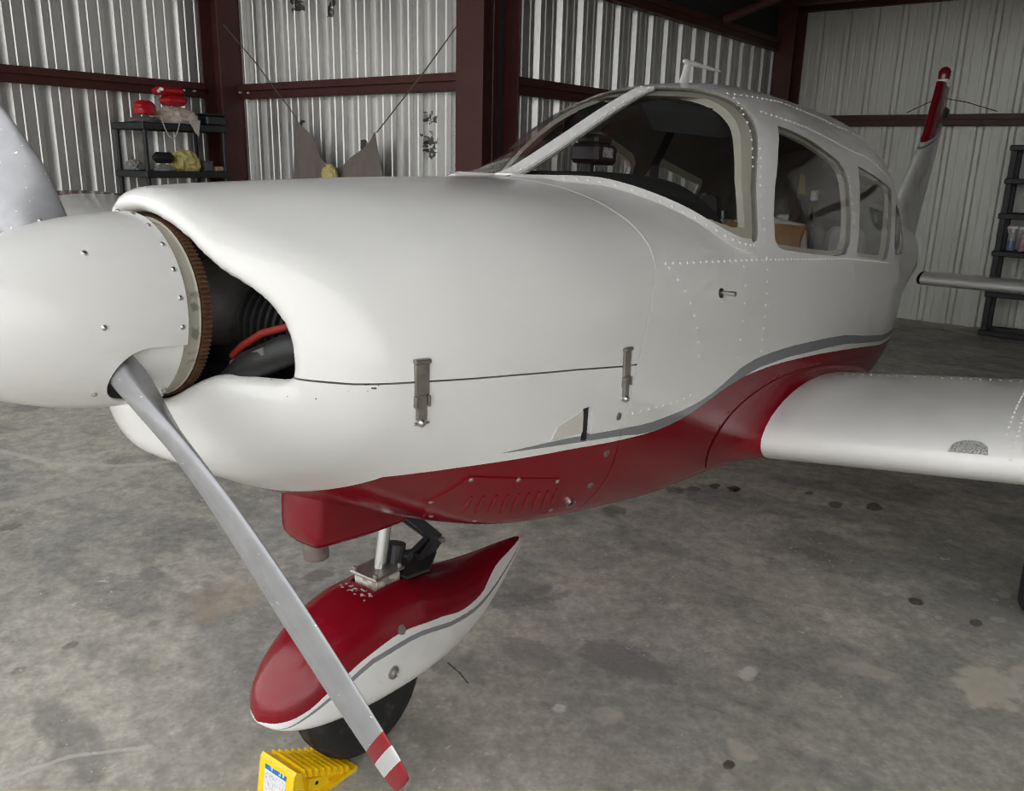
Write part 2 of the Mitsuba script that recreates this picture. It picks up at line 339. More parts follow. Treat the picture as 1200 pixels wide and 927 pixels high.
cow_u = cowl ^ man(extrude(up, 'x', -.8, .8)); cow_l = cowl ^ man(extrude(dn, 'x', -.8, .8))
# vent hole in the lower cowling
VENT = [(1.078,-.196),(1.108,-.194),(1.120,-.272),(1.088,-.266)]
cow_l = cow_l - man(extrude(Polygon(VENT).buffer(.002), 'x', .45, .8)) 
CU = add('upper_cowling', cow_u, 'paint_white', body, PL, smooth=40, label='white glossy upper engine cowling')
CL = add('lower_cowling', cow_l, 'paint_livery', body, PL, smooth=40, label='lower engine cowling, white above and dark red below')
sl_ = np.linspace(-np.pi, np.pi, 120, endpoint=False); SEAL = []
for o_, d_ in ((-.03, -.0015), (-.0025, -.0015), (-.0025, .001), (-.03, .001)):
    q_ = skin(1.3, sl_, o_)
    for _ in range(3): q_ = skin(seam(q_[:, 2]) + d_, sl_, o_)
    SEAL.append(q_)
add('cowl_seal', loft(SEAL + SEAL[:1], cap0=False, cap1=False), 'groove_dark', body, PL)
# -- fuselage shell with window openings
def fuselage_solid(off, s_end, n_s=230, n_t=200, s0=0.0):
    tt = np.linspace(-np.pi, np.pi, n_t, endpoint=False) + np.pi / 2
    tt = (tt + np.pi) % (2 * np.pi) - np.pi
    rings = []
    z0 = None
    u = np.linspace(0, 1, n_s)
    P = skin(1.3, tt); st = seam(P[:, 2]) + s0
    for _ in range(3): P = skin(st, tt, off); st = seam(P[:, 2]) + s0
    for a in u: rings.append(skin(st + (s_end - st) * a, tt, off))
    return loft(rings)
F_out, F_in, F_in2, F_glass = (man(fuselage_solid(o, e, s0=q)) for o, e, q in ((0, 6.58, 0), (-.016, 4.12, .03), (-.034, 4.12, .03), (-.004, 4.0, 0)))
WIN = {
 'windshield': Polygon([(1.475,.283),(1.50,.284),(1.548,.283),(1.60,.267),(1.65,.243),(1.70,.217),(1.762,.184),(1.83,.160),(1.895,.145),(1.955,.143),(1.985,.150),(2.005,.175),(2.03,.22),(2.074,.298),(2.137,.38),(2.204,.454),(2.25,.515),(2.275,.555),(2.283,.585),(2.272,.604),(2.24,.613),(2.20,.616),(2.15,.75),(1.3,.75),(1.3,.285)]),
 'front': Polygon([(2.408,.507),(2.30,.42),(2.196,.304),(2.14,.22),(2.118,.154),(2.135,.132),(2.181,.121),(2.45,.105),(2.737,.092),(2.86,.096),(2.92,.136),(2.975,.25),(3.005,.36),(2.995,.40),(2.94,.432),(2.81,.458),(2.665,.483),(2.52,.50)]).buffer(-.012).buffer(.012),
 'rear': Polygon([(3.225,.432),(3.10,.25),(3.02,.095),(3.05,.084),(3.25,.072),(3.488,.060),(3.545,.066),(3.61,.13),(3.70,.25),(3.745,.34),(3.735,.365),(3.60,.385),(3.40,.412)]).buffer(-.015).buffer(.015),
 'third': Polygon([(3.82,.305),(3.74,.18),(3.69,.078),(3.80,.075),(4.00,.085),(4.06,.12),(4.05,.17),(3.97,.25)]).buffer(-.015).buffer(.015),
}
post = man(box((-.026, 1.0, .1), (.026, 2.6, .9)))
cut = {k: man(extrude(p, 'x', -.9, .9)) for k, p in WIN.items()}
cut['windshield'] = cut['windshield'] - post
ALL = cut['windshield'] + cut['front'] + cut['rear'] + cut['third']
inner_cut = F_in ^ man(box((-.9, 1.2, -.8), (.9, 4.1, .9)))
fid = F_out.original_id()
shell = F_out - inner_cut - ALL
outer, rest = pick(shell, [fid])
add('fuselage', outer, 'paint_livery', body, PL, smooth=35, label='white fuselage with a grey stripe over a dark red belly')
add('cabin_lining', rest, 'cabin_fabric', body, PL, smooth=35)
gid = F_glass.original_id()
for k, p in WIN.items():
    g = F_glass ^ (man(extrude(p.buffer(.006), 'x', -.9, .9)) - (man(box((-.022, 1.0, .1), (.022, 2.6, .9))) if k == 'windshield' else m3.Manifold()))
    sheet, _ = pick(g, [gid])
    for side_ in (1, -1):
        keep = sheet.triangles_center[:, 0] * side_ > 0
        m = trimesh.Trimesh(sheet.vertices, sheet.faces[keep], process=False); m.remove_unreferenced_vertices()
        add('windshield_pane' if k == 'windshield' else 'window_pane', m, 'glass', body, PL, smooth=True)
    wid = {'windshield': .038, 'front': .016, 'rear': .016, 'third': .012}[k]
    ring = man(extrude(p.buffer(.012), 'x', -.9, .9)) - man(extrude(p.buffer(-wid), 'x', -.9, .9))
    if k == 'windshield':
        ring = ring ^ man(extrude(Polygon([(1.7, .0), (3, 0), (3, 1), (1.95, 1), (1.95, .4)]), 'x', -.9, .9))
    fr = (F_in ^ ring) - F_in2
    for side_ in (1, -1):
        add('window_frame', fr ^ man(box((0 if side_ > 0 else -1, 1, -1), (1 if side_ > 0 else 0, 5, 1))), 'cream_plastic', body, PL, smooth=35)
# -- spinner, bulkhead, starter ring, propeller
SB, SL, SR = .403, .38, .168
def spin_prof(off=0.0, n=40):
    k = np.linspace(0, 1, n) ** .8
    return [(SB - SL * a, max(SR * max(1 - a ** 2, 0) ** .62 - off, 0)) for a in k][::-1]
def spin_lathe(off=0.0, n=96):
    a = np.arange(n) * 2 * np.pi / n
    return loft([V([0, s, -.012 * (SB - s) / SL]) + max(r, 2e-4) * np.c_[np.cos(a), 0 * a, np.sin(a)] for s, r in spin_prof(off)])
BA = -math.radians(37.3); PS = .335
def blade_axes(sign):
    d = V([math.cos(BA), 0, math.sin(BA)]) * sign; lead = V([-math.sin(BA), 0, math.cos(BA)]) * sign   # along the blade; towards its leading edge
    return d, lead
def blade(sign):
    d, lead = blade_axes(sign); fwd = V([0, -1, 0]); rings = []
    R0 = .917
    for r in np.r_[np.linspace(.03, .20, 8), np.linspace(.23, R0, 40)]:
        x = r / R0
        chord = np.interp(x, [0, .12, .22, .35, .5, .7, .85, .95, .985, 1.0], [.066, .072, .104, .148, .150, .128, .106, .089, .082, .074])
        th = np.interp(x, [0, .12, .22, .35, .5, .7, .85, 1.0], [.075, .068, .05, .034, .024, .017, .0125, .009])
        pit = math.atan2(1.35, 2 * math.pi * max(r, .14)); pit = min(pit, math.radians(52))
        cd = math.cos(pit) * lead + math.sin(pit) * fwd; nd = math.cos(pit) * fwd - math.sin(pit) * lead
        a = np.linspace(0, 2 * np.pi, 36, endpoint=False); c = np.cos(a)
        xx = chord * (c * .5 + .06); full = np.sqrt(np.clip(1 - c * c, 0, 1)); shp = full * (.86 + .22 * c)
        yy = np.where(np.sin(a) >= 0, th * .72 * shp, -th * .30 * shp)
        rings.append(V([0, PS, 0]) + d * r + xx[:, None] * cd + yy[:, None] * nd)
    end = rings[-1]; c = end.mean(0)
    rings.append(c + (end - c) * .90 + d * .008); rings.append(c + (end - c) * .78 + d * .013); rings.append(c + (end - c) * .1 + d * .015)
    return loft(rings)
def slot(sign):
    d, lead = blade_axes(sign)
    # keyhole through the shell: rounded at the front, running out through the rear edge
    sh = Polygon([(-.064 * math.cos(q), .343 - .060 * math.sin(q)) for q in np.linspace(0, math.pi, 20)] + [(.064, .42), (-.064, .42)])
    m = trimesh.creation.extrude_polygon(sh, .25, engine='earcut'); v = m.vertices
    m.vertices = v[:, :1] * lead + v[:, 1:2] * V([0, 1, 0]) + (v[:, 2:] + .05) * d
    if m.volume < 0: m.invert()
    return man(m)
spin = man(spin_lathe()) - man(spin_lathe(.004)).translate((0, .0, 0)) - slot(1) - slot(-1)
SP = add('spinner', spin, 'paint_white', body, PL, smooth=40, label='white pointed spinner')
for ang in V([-4.0, 12.6, 29.2, 45.8, 62.5, 79.1, 95.7, 112.3, 129]).tolist() + [176 + 16.6 * k for k in range(9)]:
    a = math.radians(ang); n = V([math.cos(a), 0, math.sin(a)])
    add('screw', lathe([(-.002, .0045), (.0015, .0045), (.003, .003), (.0035, .001)], V([0, SB - .011, 0]) + n * (SR - .0005), n, 10), 'steel', body, SP, smooth=30)
for ang in (46, 0.3, 100, 180, 226):
    a = math.radians(ang); n = V([math.cos(a), -.28, math.sin(a)]); n /= np.linalg.norm(n)
    add('screw', lathe([(-.002, .0045), (.0015, .0045), (.003, .003), (.0035, .001)], V([.1545 * math.cos(a), .266, .1545 * math.sin(a) - .0043]), n, 10), 'steel', body, SP, smooth=30)
for ang in (-47.5, 132.5):
    a = math.radians(ang); n = V([math.cos(a), -.25, math.sin(a)]); n /= np.linalg.norm(n)
    add('screw', lathe([(-.002, .0045), (.0015, .0045), (.003, .003), (.0035, .001)], V([.1560 * math.cos(a), .270, .1560 * math.sin(a) - .0042]), n, 10), 'steel', body, SP, smooth=30)
add('bulkhead', [lathe([(SB - .012, .02), (SB - .012, .158), (SB + .026, .1575), (SB + .029, .160), (SB + .032, .155), (SB + .032, .02)], (0, 0, 0), (0, 1, 0), 96)], 'hub_paint', body, PL, smooth=30, label='cream painted spinner bulkhead')
# filler wall behind each blade slot
def filler(sign):
    d, lead = blade_axes(sign); rings = []
    for u in np.linspace(-.062, .062, 14):
        a = u / .155
        q = [V([0, s, 0]) + (d * math.cos(a) + lead * math.sin(a)) * r for s, r in ((SB - .07 - .02 * math.cos(u / .062 * 1.5), .12), (SB - .055, .150), (SB - .004, .1645), (SB - .004, .155), (SB - .05, .14), (SB - .06, .11))]
        rings.append(q)
    return loft(rings)
add('filler_plate', filler(1), 'paint_white', body, PL, smooth=50); add('filler_plate', filler(-1), 'paint_white', body, PL, smooth=50)
nt = 120; a = np.arange(nt * 4) * 2 * np.pi / (nt * 4); rr = np.where((np.arange(nt * 4) % 4) < 2, .1640, .1590)
ringv = lambda r, s: np.c_[r * np.cos(a), np.full(len(a), s), r * np.sin(a)]
add('starter_ring', loft([ringv(.13 + 0 * a, .436), ringv(rr, .436), ringv(rr, .452), ringv(.13 + 0 * a, .452)]), 'rusty_iron', body, PL, label='rusty toothed starter ring')
add('hub', lathe([(.20, .02), (.20, .06), (.42, .075), (.60, .085), (.60, .01)], (0, 0, 0), (0, 1, 0), 32), 'worn_steel', body, PL, smooth=30)
def prop_colour(sign):
    d, _ = blade_axes(sign); dw = RB @ d; c0 = body([0, PS, 0]); dw, c0 = [float(x) for x in dw], [float(x) for x in c0]
    def fn(p, n, uv):
        r = (p.x - c0[0]) * dw[0] + (p.y - c0[1]) * dw[1] + (p.z - c0[2]) * dw[2]
        f = mikit.fbm(p.x * 30, p.y * 30, p.z * 30, 4)
        c = mikit.mix((.27, .273, .283), (.38, .384, .395), f)
        s_ = mikit.noise(p.x * 170, p.y * 170, p.z * 170)
        c = dr.select((s_ > .93), mi.Color3f(.78, .78, .78), c)
        red = ((r > .861) & (r < .882)) | (r > .905)
        w = (r >= .882) & (r <= .905)
        c = dr.select(red, mi.Color3f(.30, .022, .03), c)
        return dr.select(w, mi.Color3f(.60, .60, .59), c)
    return mikit.proc(fn)
mat('blade_paint', prop_colour(1), .34, metal=.4, spec=.5); mat('blade_paint_far', prop_colour(-1), .34, metal=.4, spec=.5)
PB = add('propeller_blade', blade(1), 'blade_paint', body, PL, smooth=50, label='silver propeller blade with red tip bands pointing down')
add('propeller_blade', blade(-1), 'blade_paint_far', body, PL, smooth=50, label='silver propeller blade pointing up')
# -- engine bay
def bay(pts, m, name='engine_baffle', **k): return add(name, hull(pts), m, body, PL, **k)
add('engine_baffle', [box((-.34, .64, -.20), (.34, .66, .10)), box((-.29, .52, -.155), (.29, .9, -.135))], 'baffle_black', body, PL)
for sg in (1, -1):
    cyl = []
    for k in range(9):
        cyl.append(lathe([(.12 + .02 * k, .06), (.12 + .02 * k, .092), (.128 + .02 * k, .092), (.128 + .02 * k, .06)], (0, .62, -.03), (sg, 0, .0), 28))
    add('cylinder', cyl + [lathe([(.1, .06), (.32, .06), (.33, .03)], (0, .62, -.03), (sg, 0, 0), 24)], 'baffle_black', body, PL, smooth=30)
    add('hose', tube([(sg * .15, .50, -.075), (sg * .18, .50, -.052), (sg * .22, .51, -.026), (sg * .27, .53, -.008), (sg * .33, .57, .0)], .007, 10), 'red_hose', body, PL, smooth=60, label='red hose inside the air inlet')
    add('air_duct', tube([(sg * .13, .50, -.14), (sg * .2, .50, -.085), (sg * .27, .52, -.05), (sg * .33, .60, -.03)], .028, 14), 'baffle_black', body, PL, smooth=60)
    add('bracket', hull([(sg * x, .487 + y, z) for x, z in ((.155, -.092), (.16, -.080), (.25, -.044), (.255, -.056)) for y in (0, .004)]), 'worn_steel', body, PL)
# -- nose gear: pant, tyre, strut, scissors
WS = {.600: (.262, .252, .004), .615: (.30, .238, .045), .65: (.345, .222, .080), .72: (.400, .205, .110), .80: (.440, .195, .128), .90: (.462, .188, .138), 1.0: (.462, .186, .141), 1.10: (.435, .190, .135), 1.2: (.398, .200, .121), 1.3: (.374, .218, .100), 1.4: (.362, .246, .074), 1.5: (.356, .288, .048), 1.58: (.352, .322, .024), 1.632: (.348, .341, .004)}
_w = PchipInterpolator(V(sorted(WS)), V([WS[k] for k in sorted(WS)]))
def pant_ring(s, off=0.0, n=72):
    zt, zb, w = _w(s); a = np.linspace(0, 2 * np.pi, n, endpoint=False); c, si = np.cos(a), np.sin(a)
    zm = zb + (zt - zb) * .42; w = max(w - off, .001)
    x = w * np.sign(c) * np.abs(c) ** .78
    z = np.where(si > 0, zm + (zt - off - zm) * np.abs(si) ** .86, zm - (zm - zb - off) * np.abs(si) ** .42)
    return np.c_[x, np.full(n, s), z]
GX = 0.0
def pant(off=0.0):
    ss = np.r_[np.linspace(.600, .65, 12), np.linspace(.66, 1.632, 90)]
    if off: ss = np.linspace(.64, 1.5, 60)
    return man(loft([pant_ring(s, off) for s in ss]))
well = man(extrude(Polygon([(.665, -.1), (.672, .24), (.72, .31), (.80, .36), (.90, .385), (1.0, .375), (1.06, .33), (1.10, .24), (1.11, -.1)]), 'x', -.082, .082))
PT = pant() - (pant(.006) ^ man(box((-1, .62, 0), (1, 1.45, 1)))) - well
hole = man(hull([(x, s, z) for x, s in ((-.045, .93), (.045, .93), (.05, 1.06), (.03, 1.16), (-.03, 1.16), (-.05, 1.06)) for z in (.3, .6)]))
PT = PT - hole
PRED = refine([(.58,.25),(.606,.258),(.631,.267),(.657,.276),(.732,.321),(.814,.356),(.928,.374),(1.069,.352),(1.203,.318),(1.285,.314),(1.36,.332),(1.424,.343),(1.521,.347),(1.632,.352)], 34)
PGRY = refine([(.60,.236),(.638,.252),(.697,.284),(.785,.325),(.843,.343),(.959,.347),(1.155,.305),(1.281,.289),(1.381,.295),(1.456,.311),(1.60,.345)], 26)
def pant_colour(p, n, uv):
    y, z = p.y, p.z; l = line(y, PRED); c = mikit.mix(WHITE, (.70, .69, .65), mikit.smoothstep(.5, .8, mikit.fbm(p.x * 9, y * 9, z * 9)) * .6)
    wd = line(y, [(.6, .0), (.68, .007), (.8, .012), (1.2, .012), (1.45, .008), (1.58, .002)])
    c = dr.select(dr.abs(z - line(y, PGRY)) < wd * .55, mi.Color3f(*GREY), c)
    chip = mikit.fbm(p.x * 55, y * 55, z * 55, 3) > .60
    c = dr.select(chip & (y > .655) & (y < .70) & (z < .222), mi.Color3f(.12, .12, .12), c)
    fk = mikit.noise(p.x * 160, y * 160, 2.0)
    c = dr.select(z > l, mi.Color3f(*RED), c)
    return dr.select((z > .43) & (y > .885) & (y < .918) & (fk > .66) & (dr.abs(p.x) < .055), mi.Color3f(.55, .50, .48), c)
gloss('paint_pant', mikit.proc(pant_colour))
NG = PL + '__nose_gear'
tag(NG, 'nose wheel leg with its red and white wheel fairing')
add('wheel_fairing', PT, 'paint_pant', parent=NG, smooth=35, label='teardrop wheel fairing, red above a white side with a grey stripe')
TC = (0, .915, .192)
add('tire', lathe([(-.048, .10), (-.054, .125), (-.056, .150), (-.051, .170), (-.038, .185), (-.024, .190), (-.022, .187), (-.019, .191), (0, .192), (.019, .191), (.022, .187), (.024, .190), (.038, .185), (.051, .170), (.056, .150), (.054, .125), (.048, .10)], TC, (1, 0, 0), 72), 'black_rubber', parent=NG, smooth=35, label='black tire')
add('wheel_hub', lathe([(-.042, .01), (-.042, .10), (.042, .10), (.042, .01)], TC, (1, 0, 0), 32), 'worn_steel', parent=NG, smooth=30)
add('oleo_strut', [tube([(0, .985, .44), (0, .992, .475)], .030, 24), tube([(0, .990, .455), (0, 1.02, .62), (0, 1.03, .70)], .0165, 24)], 'chrome', parent=NG, smooth=40, label='chrome strut')
add('strut_collar', [tube([(0, 1.017, .60), (0, 1.019, .612)], .021, 20), ], 'worn_steel', parent=NG, smooth=40)
mat('fork_cream', mikit.proc(lambda p, n, uv: mikit.mix((.52, .50, .44), (.25, .22, .18), mikit.smoothstep(.5, .75, mikit.fbm(p.x * 50, p.y * 50, p.z * 50)))), .45)
add('fork_block', box((-.040, .940, .43), (.040, 1.03, .480), .005), 'fork_cream', parent=NG)
add('fork_plate', box((-.048, .932, .478), (.048, 1.038, .487), .003), 'worn_steel', parent=NG)
for q in ((-.037, .942), (.037, .942), (.037, 1.028), (-.037, 1.028)):
    add('bolt', lathe([(0, .006), (.008, .006), (.010, .004)], (q[0], q[1], .486), (0, 0, 1), 8), 'worn_steel', parent=NG)
def bar(p, q, w, t):
    p, q = V(p) * 1., V(q) * 1.; d = q - p; d /= np.linalg.norm(d); u = V([1., 0, 0]); n = np.cross(d, u)
    return hull([e + a * w * u + b * t * n for e in (p, q) for a in (-1, 1) for b in (-1, 1)])
add('torque_link', [bar((-.026, 1.075, .425), (-.011, 1.205, .490), .009, .014), bar((.026, 1.075, .425), (.011, 1.205, .490), .009, .014), bar((0, 1.12, .448), (0, 1.14, .458), .024, .010)], 'black_plastic', parent=NG, label='black lower scissor link')
add('torque_link', [bar((-.024, 1.06, .625), (-.011, 1.205, .492), .009, .014), bar((.024, 1.06, .625), (.011, 1.205, .492), .009, .014), bar((0, 1.10, .59), (0, 1.13, .565), .022, .01)], 'black_plastic', parent=NG, label='black upper scissor link')
add('link_bolt', tube([(-.03, 1.207, .491), (.03, 1.207, .491)], .009, 10), 'worn_steel', parent=NG)
add('steering_horn', [hull([(x, s, z) for x, s in ((-.06, 1.03), (.06, 1.03), (.075, 1.10), (.02, 1.19), (-.02, 1.19), (-.075, 1.10)) for z in (.455, .463)]), tube([(0, 1.04, .46), (0, 1.055, .53)], .026, 16), tube([(-.04, 1.065, .50), (.04, 1.065, .50)], .012, 10)], 'black_plastic', parent=NG)
for sg in (1, -1):
    zt, zb, w = _w(.905)
    add('axle_bolt', lathe([(0, .017), (.004, .017), (.006, .011), (.010, .011), (.012, .008), (.009, .004)], (sg * .137, .898, .284), (sg, 0, 0), 16), 'worn_steel', parent=NG, smooth=30)
    add('jack_plug', lathe([(0, .013), (.005, .013), (.006, .008)], (sg * .126, .938, .378), (sg * .9, 0, .43), 12), 'worn_steel', parent=NG, smooth=30)
# -- wings
DIH = math.tan(math.radians(7)); CH, LE_S, LE_Z = 1.60, 2.028, -.447
def airfoil(n=56, t=.150, m=.022, p=.42):
    x = .5 - .5 * np.cos(np.linspace(0, np.pi, n)); yt = 5 * t * (.2969 * np.sqrt(x) - .126 * x - .3516 * x ** 2 + .2843 * x ** 3 - .1036 * x ** 4)
    yc = np.where(x < p, m / p ** 2 * (2 * p * x - x * x), m / (1 - p) ** 2 * (1 - 2 * p + 2 * p * x - x * x))
    up = np.c_[x, yc + yt]; lo = np.c_[x, yc - yt]
    return np.vstack([up[::-1], lo[1:-1]])          # trailing edge, top, leading edge, bottom
AF = airfoil()
INC = math.radians(2.0)
def wing_pt(t, q, sg=1, scale=1.0, xs=1.0):
    q = np.asarray(q, float); x, y = q[..., 0] * CH * xs, q[..., 1] * CH * scale
    s = LE_S + x * math.cos(INC) + y * math.sin(INC); z = LE_Z - x * math.sin(INC) + y * math.cos(INC) + DIH * (t - .605)
    return np.stack([np.full(s.shape, sg * t), s, z], -1)
def wing_colour(p, n, uv):
    f = mikit.fbm(p.x * 3, p.y * 3, p.z * 3, 4)
    c = mikit.mix(WHITE, (.68, .675, .645), mikit.smoothstep(.45, .8, f) * .7)
    return dr.select(dr.abs(p.x) > 4.04, mi.Color3f(.11, .012, .016), c)
gloss('paint_wing', mikit.proc(wing_colour))
for sg in (1, -1):
    rings = [wing_pt(t, AF, sg) for t in np.r_[.605, np.linspace(.75, 4.15, 18)]]
    for a in np.linspace(.15, 1, 9): rings.append(wing_pt(4.15 + .19 * math.sin(a * np.pi / 2), (AF - [.45, .02]) * [1 - .10 * (1 - math.cos(a * np.pi / 2)) * 2, max(math.cos(a * np.pi / 2), .03)] + [.45, .02], sg))
    wg = loft(rings)
    if wg.volume < 0: wg.invert()
    W = man(wg); WN = PL + '__wing' + ('' if sg > 0 else '_001')
    # flap and aileron hinge cuts
    gaps = [box((sg * 2.75 - .003, 3.27, -1), (sg * 2.75 + .003, 4, 1.5)), box((sg * .70 - .003, 3.27, -1), (sg * .70 + .003, 4, 1.5)), box((sg * 4.02 - .003, 3.27, -1), (sg * 4.02 + .003, 4, 1.5)), box((min(sg * .7, sg * 4.02), 3.265, -1), (max(sg * .7, sg * 4.02), 3.272, 1.5))]
    body_w = W
    for g in gaps: body_w = body_w - man(g)
    pieces = sorted(body_w.decompose(), key=lambda q: -q.volume())
    COUNT[PL + '__wing'] = 0 if sg > 0 else 1
    add('wing', pieces[0], 'paint_wing', body, PL, smooth=35, label='white left wing reaching towards the right edge' if sg > 0 else 'white right wing with a dark red tip behind the spinner')
    for q in pieces[1:]:
        c = tri(q).centroid[0]; add('flap' if abs(c) < 2.75 else 'aileron', q, 'paint_wing', body, WN, smooth=35)
    # red fillet where the wing meets the fuselage
    ph = np.r_[np.linspace(8, 55, 34).astype(int), np.linspace(56, 92, 30).astype(int)]; ph = np.unique(ph)
    OUT = V([(3.30, -.335), (3.0, -.318), (2.698, -.296), (2.446, -.277), (2.25, -.276), (2.051, -.288), (1.896, -.316), (1.817, -.345), (1.772, -.392), (1.766, -.42), (1.785, -.455), (1.822, -.493), (1.90, -.535), (2.05, -.565), (2.40, -.59), (2.9, -.60), (3.2, -.585)])
    Bq = wing_pt(.6055, AF[ph], 1); dB = np.r_[0, np.cumsum(np.linalg.norm(np.diff(Bq, axis=0), axis=1))]
    le = np.argmin(Bq[:, 1]); dO = np.r_[0, np.cumsum(np.linalg.norm(np.diff(OUT, axis=0), axis=1))]; ile = 9
    u = np.where(np.arange(len(ph)) <= le, dB / dB[le] * dO[ile], dO[ile] + (dB - dB[le]) / (dB[-1] - dB[le]) * (dO[-1] - dO[ile]))
    sz = np.c_[np.interp(u, dO, OUT[:, 0]), np.interp(u, dO, OUT[:, 1])]
    sz = gaussian_filter1d(sz, 1.5, axis=0, mode='nearest')
    A = side(sz[:, 0], sz[:, 1], .003); Cc = side(Bq[:, 1] * .8 + A[:, 1] * .2, np.maximum(Bq[:, 2] * .8 + A[:, 2] * .2, -.58), .006)
    Cc[:, 0] = np.maximum(Cc[:, 0], .53)
    g = np.linspace(0, 1, 12)[:, None, None]
    G = (1 - g) ** 2 * Bq + 2 * g * (1 - g) * Cc + g ** 2 * A
    fil = loft(G, closed_ring=False); fil.vertices[:, 0] *= sg
    if sg > 0: fil.invert()
    add('wing_fillet', fil, 'paint_red', body, PL, smooth=True, label='red fillet fairing between wing and belly')
# perforated patch on the left leading edge
def on_wing(t, x, top=True, sg=1, off=0.0):
    k = np.argsort(AF[:56, 0]); y = np.interp(x, AF[:56][k, 0], AF[:56][k, 1]); e = 1e-3
    q = wing_pt(t, V([x, y]), sg); q2 = wing_pt(t, V([x + e, np.interp(x + e, AF[:56][k, 0], AF[:56][k, 1])]), sg); tg = q2 - q; n = np.cross(V([sg * 1., 0, DIH]), tg) * sg; n /= np.linalg.norm(n)
    return q + n * off, n
def perforated(p, n, uv):
    a, b = p.x / .0042, (p.y * .7 + p.z * 1.0) / .0042
    d = mikit.voronoi(a, b)[0]
    return mikit.mix((.10, .10, .10), (.55, .55, .53), mikit.smoothstep(.28, .42, d))
mat('perforated', mikit.proc(perforated), .4, metal=.2)
rng = np.linspace(0, 1, 9); P = []
for a in np.linspace(-1, 1, 25):
    h = max(1 - abs(a) ** 2.2, 0) ** .5
    P.append([on_wing(1.152 + .047 * a, .0035 + .018 * h * b ** 1.0, off=.0012)[0] for b in rng])
pm = loft(P, closed_ring=False)
if pm.face_normals[:, 2].mean() < 0: pm.invert()
add('perforated_patch', pm, 'perforated', body, PL + '__wing', smooth=True, label='small perforated grey patch at the leading edge')
# -- main gear
for sg in (1, -1):
    x0 = sg * 1.365
    MG = PL + '__main_gear' + ('' if sg > 0 else '_001')
    add('tire', lathe([(-.062, .115), (-.070, .15), (-.068, .18), (-.05, .208), (-.02, .216), (.02, .216), (.05, .208), (.068, .18), (.070, .15), (.062, .115)], (x0, 2.885, .216), (1, 0, 0), 56), 'black_rubber', parent=MG, smooth=35)
    add('wheel', lathe([(-.058, .02), (-.058, .06), (-.045, .10), (-.058, .118), (.058, .118), (.045, .10), (.058, .06), (.058, .02)], (x0, 2.885, .216), (1, 0, 0), 40), 'brass_dust', parent=MG, smooth=35)
    add('leg', [tube([(x0 + sg * .10, 2.885, .21), (x0 + sg * .10, 2.86, .40), (x0 + sg * .10, 2.84, .80)], [.03, .032, .036], 16), tube([(x0 + sg * .10, 2.885, .216), (x0 + sg * .03, 2.885, .216)], .022, 14)], 'trim_white', parent=MG, smooth=40)
mat('brass_dust', mikit.proc(lambda p, n, uv: mikit.mix((.20, .15, .08), (.34, .28, .18), mikit.fbm(p.x * 30, p.y * 30, p.z * 30))), .6, metal=.3)
# -- tail
def section_loft(st, n=40, name=None):
    a = airfoil(n, .10, 0.0)
    return a
def fin_colour(p, n, uv):
    y, z = ybody(p), zbody(p)
    f = mikit.fbm(p.x * 6, y * 6, z * 6, 4); c = mikit.mix((.74, .735, .71), (.50, .49, .47), mikit.smoothstep(.48, .72, f) * .55)
    l = .81 + (y - 6.58) * .30
    c = dr.select((z > l - .035) & (z < l - .02), mi.Color3f(*GREY), c)
    return dr.select(z > l, mi.Color3f(.20, .008, .014), c)
gloss('paint_fin', mikit.proc(fin_colour), .06)
FZ = V([.10, .25, .40, .60, .83, 1.0, 1.165, 1.26]); FLE = V([5.85, 5.95, 6.05, 6.30, 6.58, 6.67, 6.75, 6.79]); FTE = V([6.80, 6.86, 6.93, 7.03, 7.13, 7.19, 7.22, 7.22]); FTH = V([.10, .10, .095, .09, .085, .08, .075, .07])
af0 = airfoil(30, .12, 0.0)
def fin_ring(z): le, te, th = np.interp(z, FZ, FLE), np.interp(z, FZ, FTE), np.interp(z, FZ, FTH); return np.c_[af0[:, 1] / .12 * th, le + af0[:, 0] * (te - le), np.full(len(af0), z)]
fin = man(loft([fin_ring(z) for z in np.linspace(.10, 1.26, 30)]))
rcut = man(hull([(x, s, z) for x in (-.2, .2) for s, z in ((6.62, -.2), (6.66, .3), (6.985, 1.30), (7.9, 1.3), (7.9, -.2))]))
fx = fin - rcut; rd = (fin ^ rcut.translate((0, .008, 0)))
add('fin', fx, 'paint_fin', body, PL, smooth=35, label='white upright tail fin with a red top')
add('rudder', rd, 'paint_fin', body, PL, smooth=35)
mat('beacon_red', (.17, .010, .012), .2, coat=.6)
add('beacon_base', lathe([(0, .052), (.03, .050), (.034, .044), (.05, .043), (.055, .036)], (0, 6.93, 1.235), (0, .05, 1), 28), 'trim_white', body, PL, smooth=35, label='white base under the red tail beacon')
add('beacon', lathe([(.052, .038), (.085, .043), (.115, .042), (.135, .030), (.145, .012), (.147, .001)], (0, 6.93, 1.235), (0, .08, 1), 28), 'beacon_red', body, PL, smooth=50, label='red beacon lamp on top of the fin')
for sg in (1, -1): add('antenna_rod', tube([(sg * .03, 7.06, 1.165), (sg * .14, 7.2, 1.155), (sg * .33, 7.42, 1.11)], .0035, 6), 'black_plastic', body, PL)
add('antenna_mount', box((-.045, 7.02, 1.02), (.045, 7.12, 1.10), .01), 'black_plastic', body, PL)
sa = airfoil(30, .13, 0.0)
def stab_ring(t, k=1.0): return np.c_[np.full(len(sa), t), 6.235 + .38 * (1 - k) + sa[:, 0] * .76 * k, -.172 + sa[:, 1] * .76 * k]
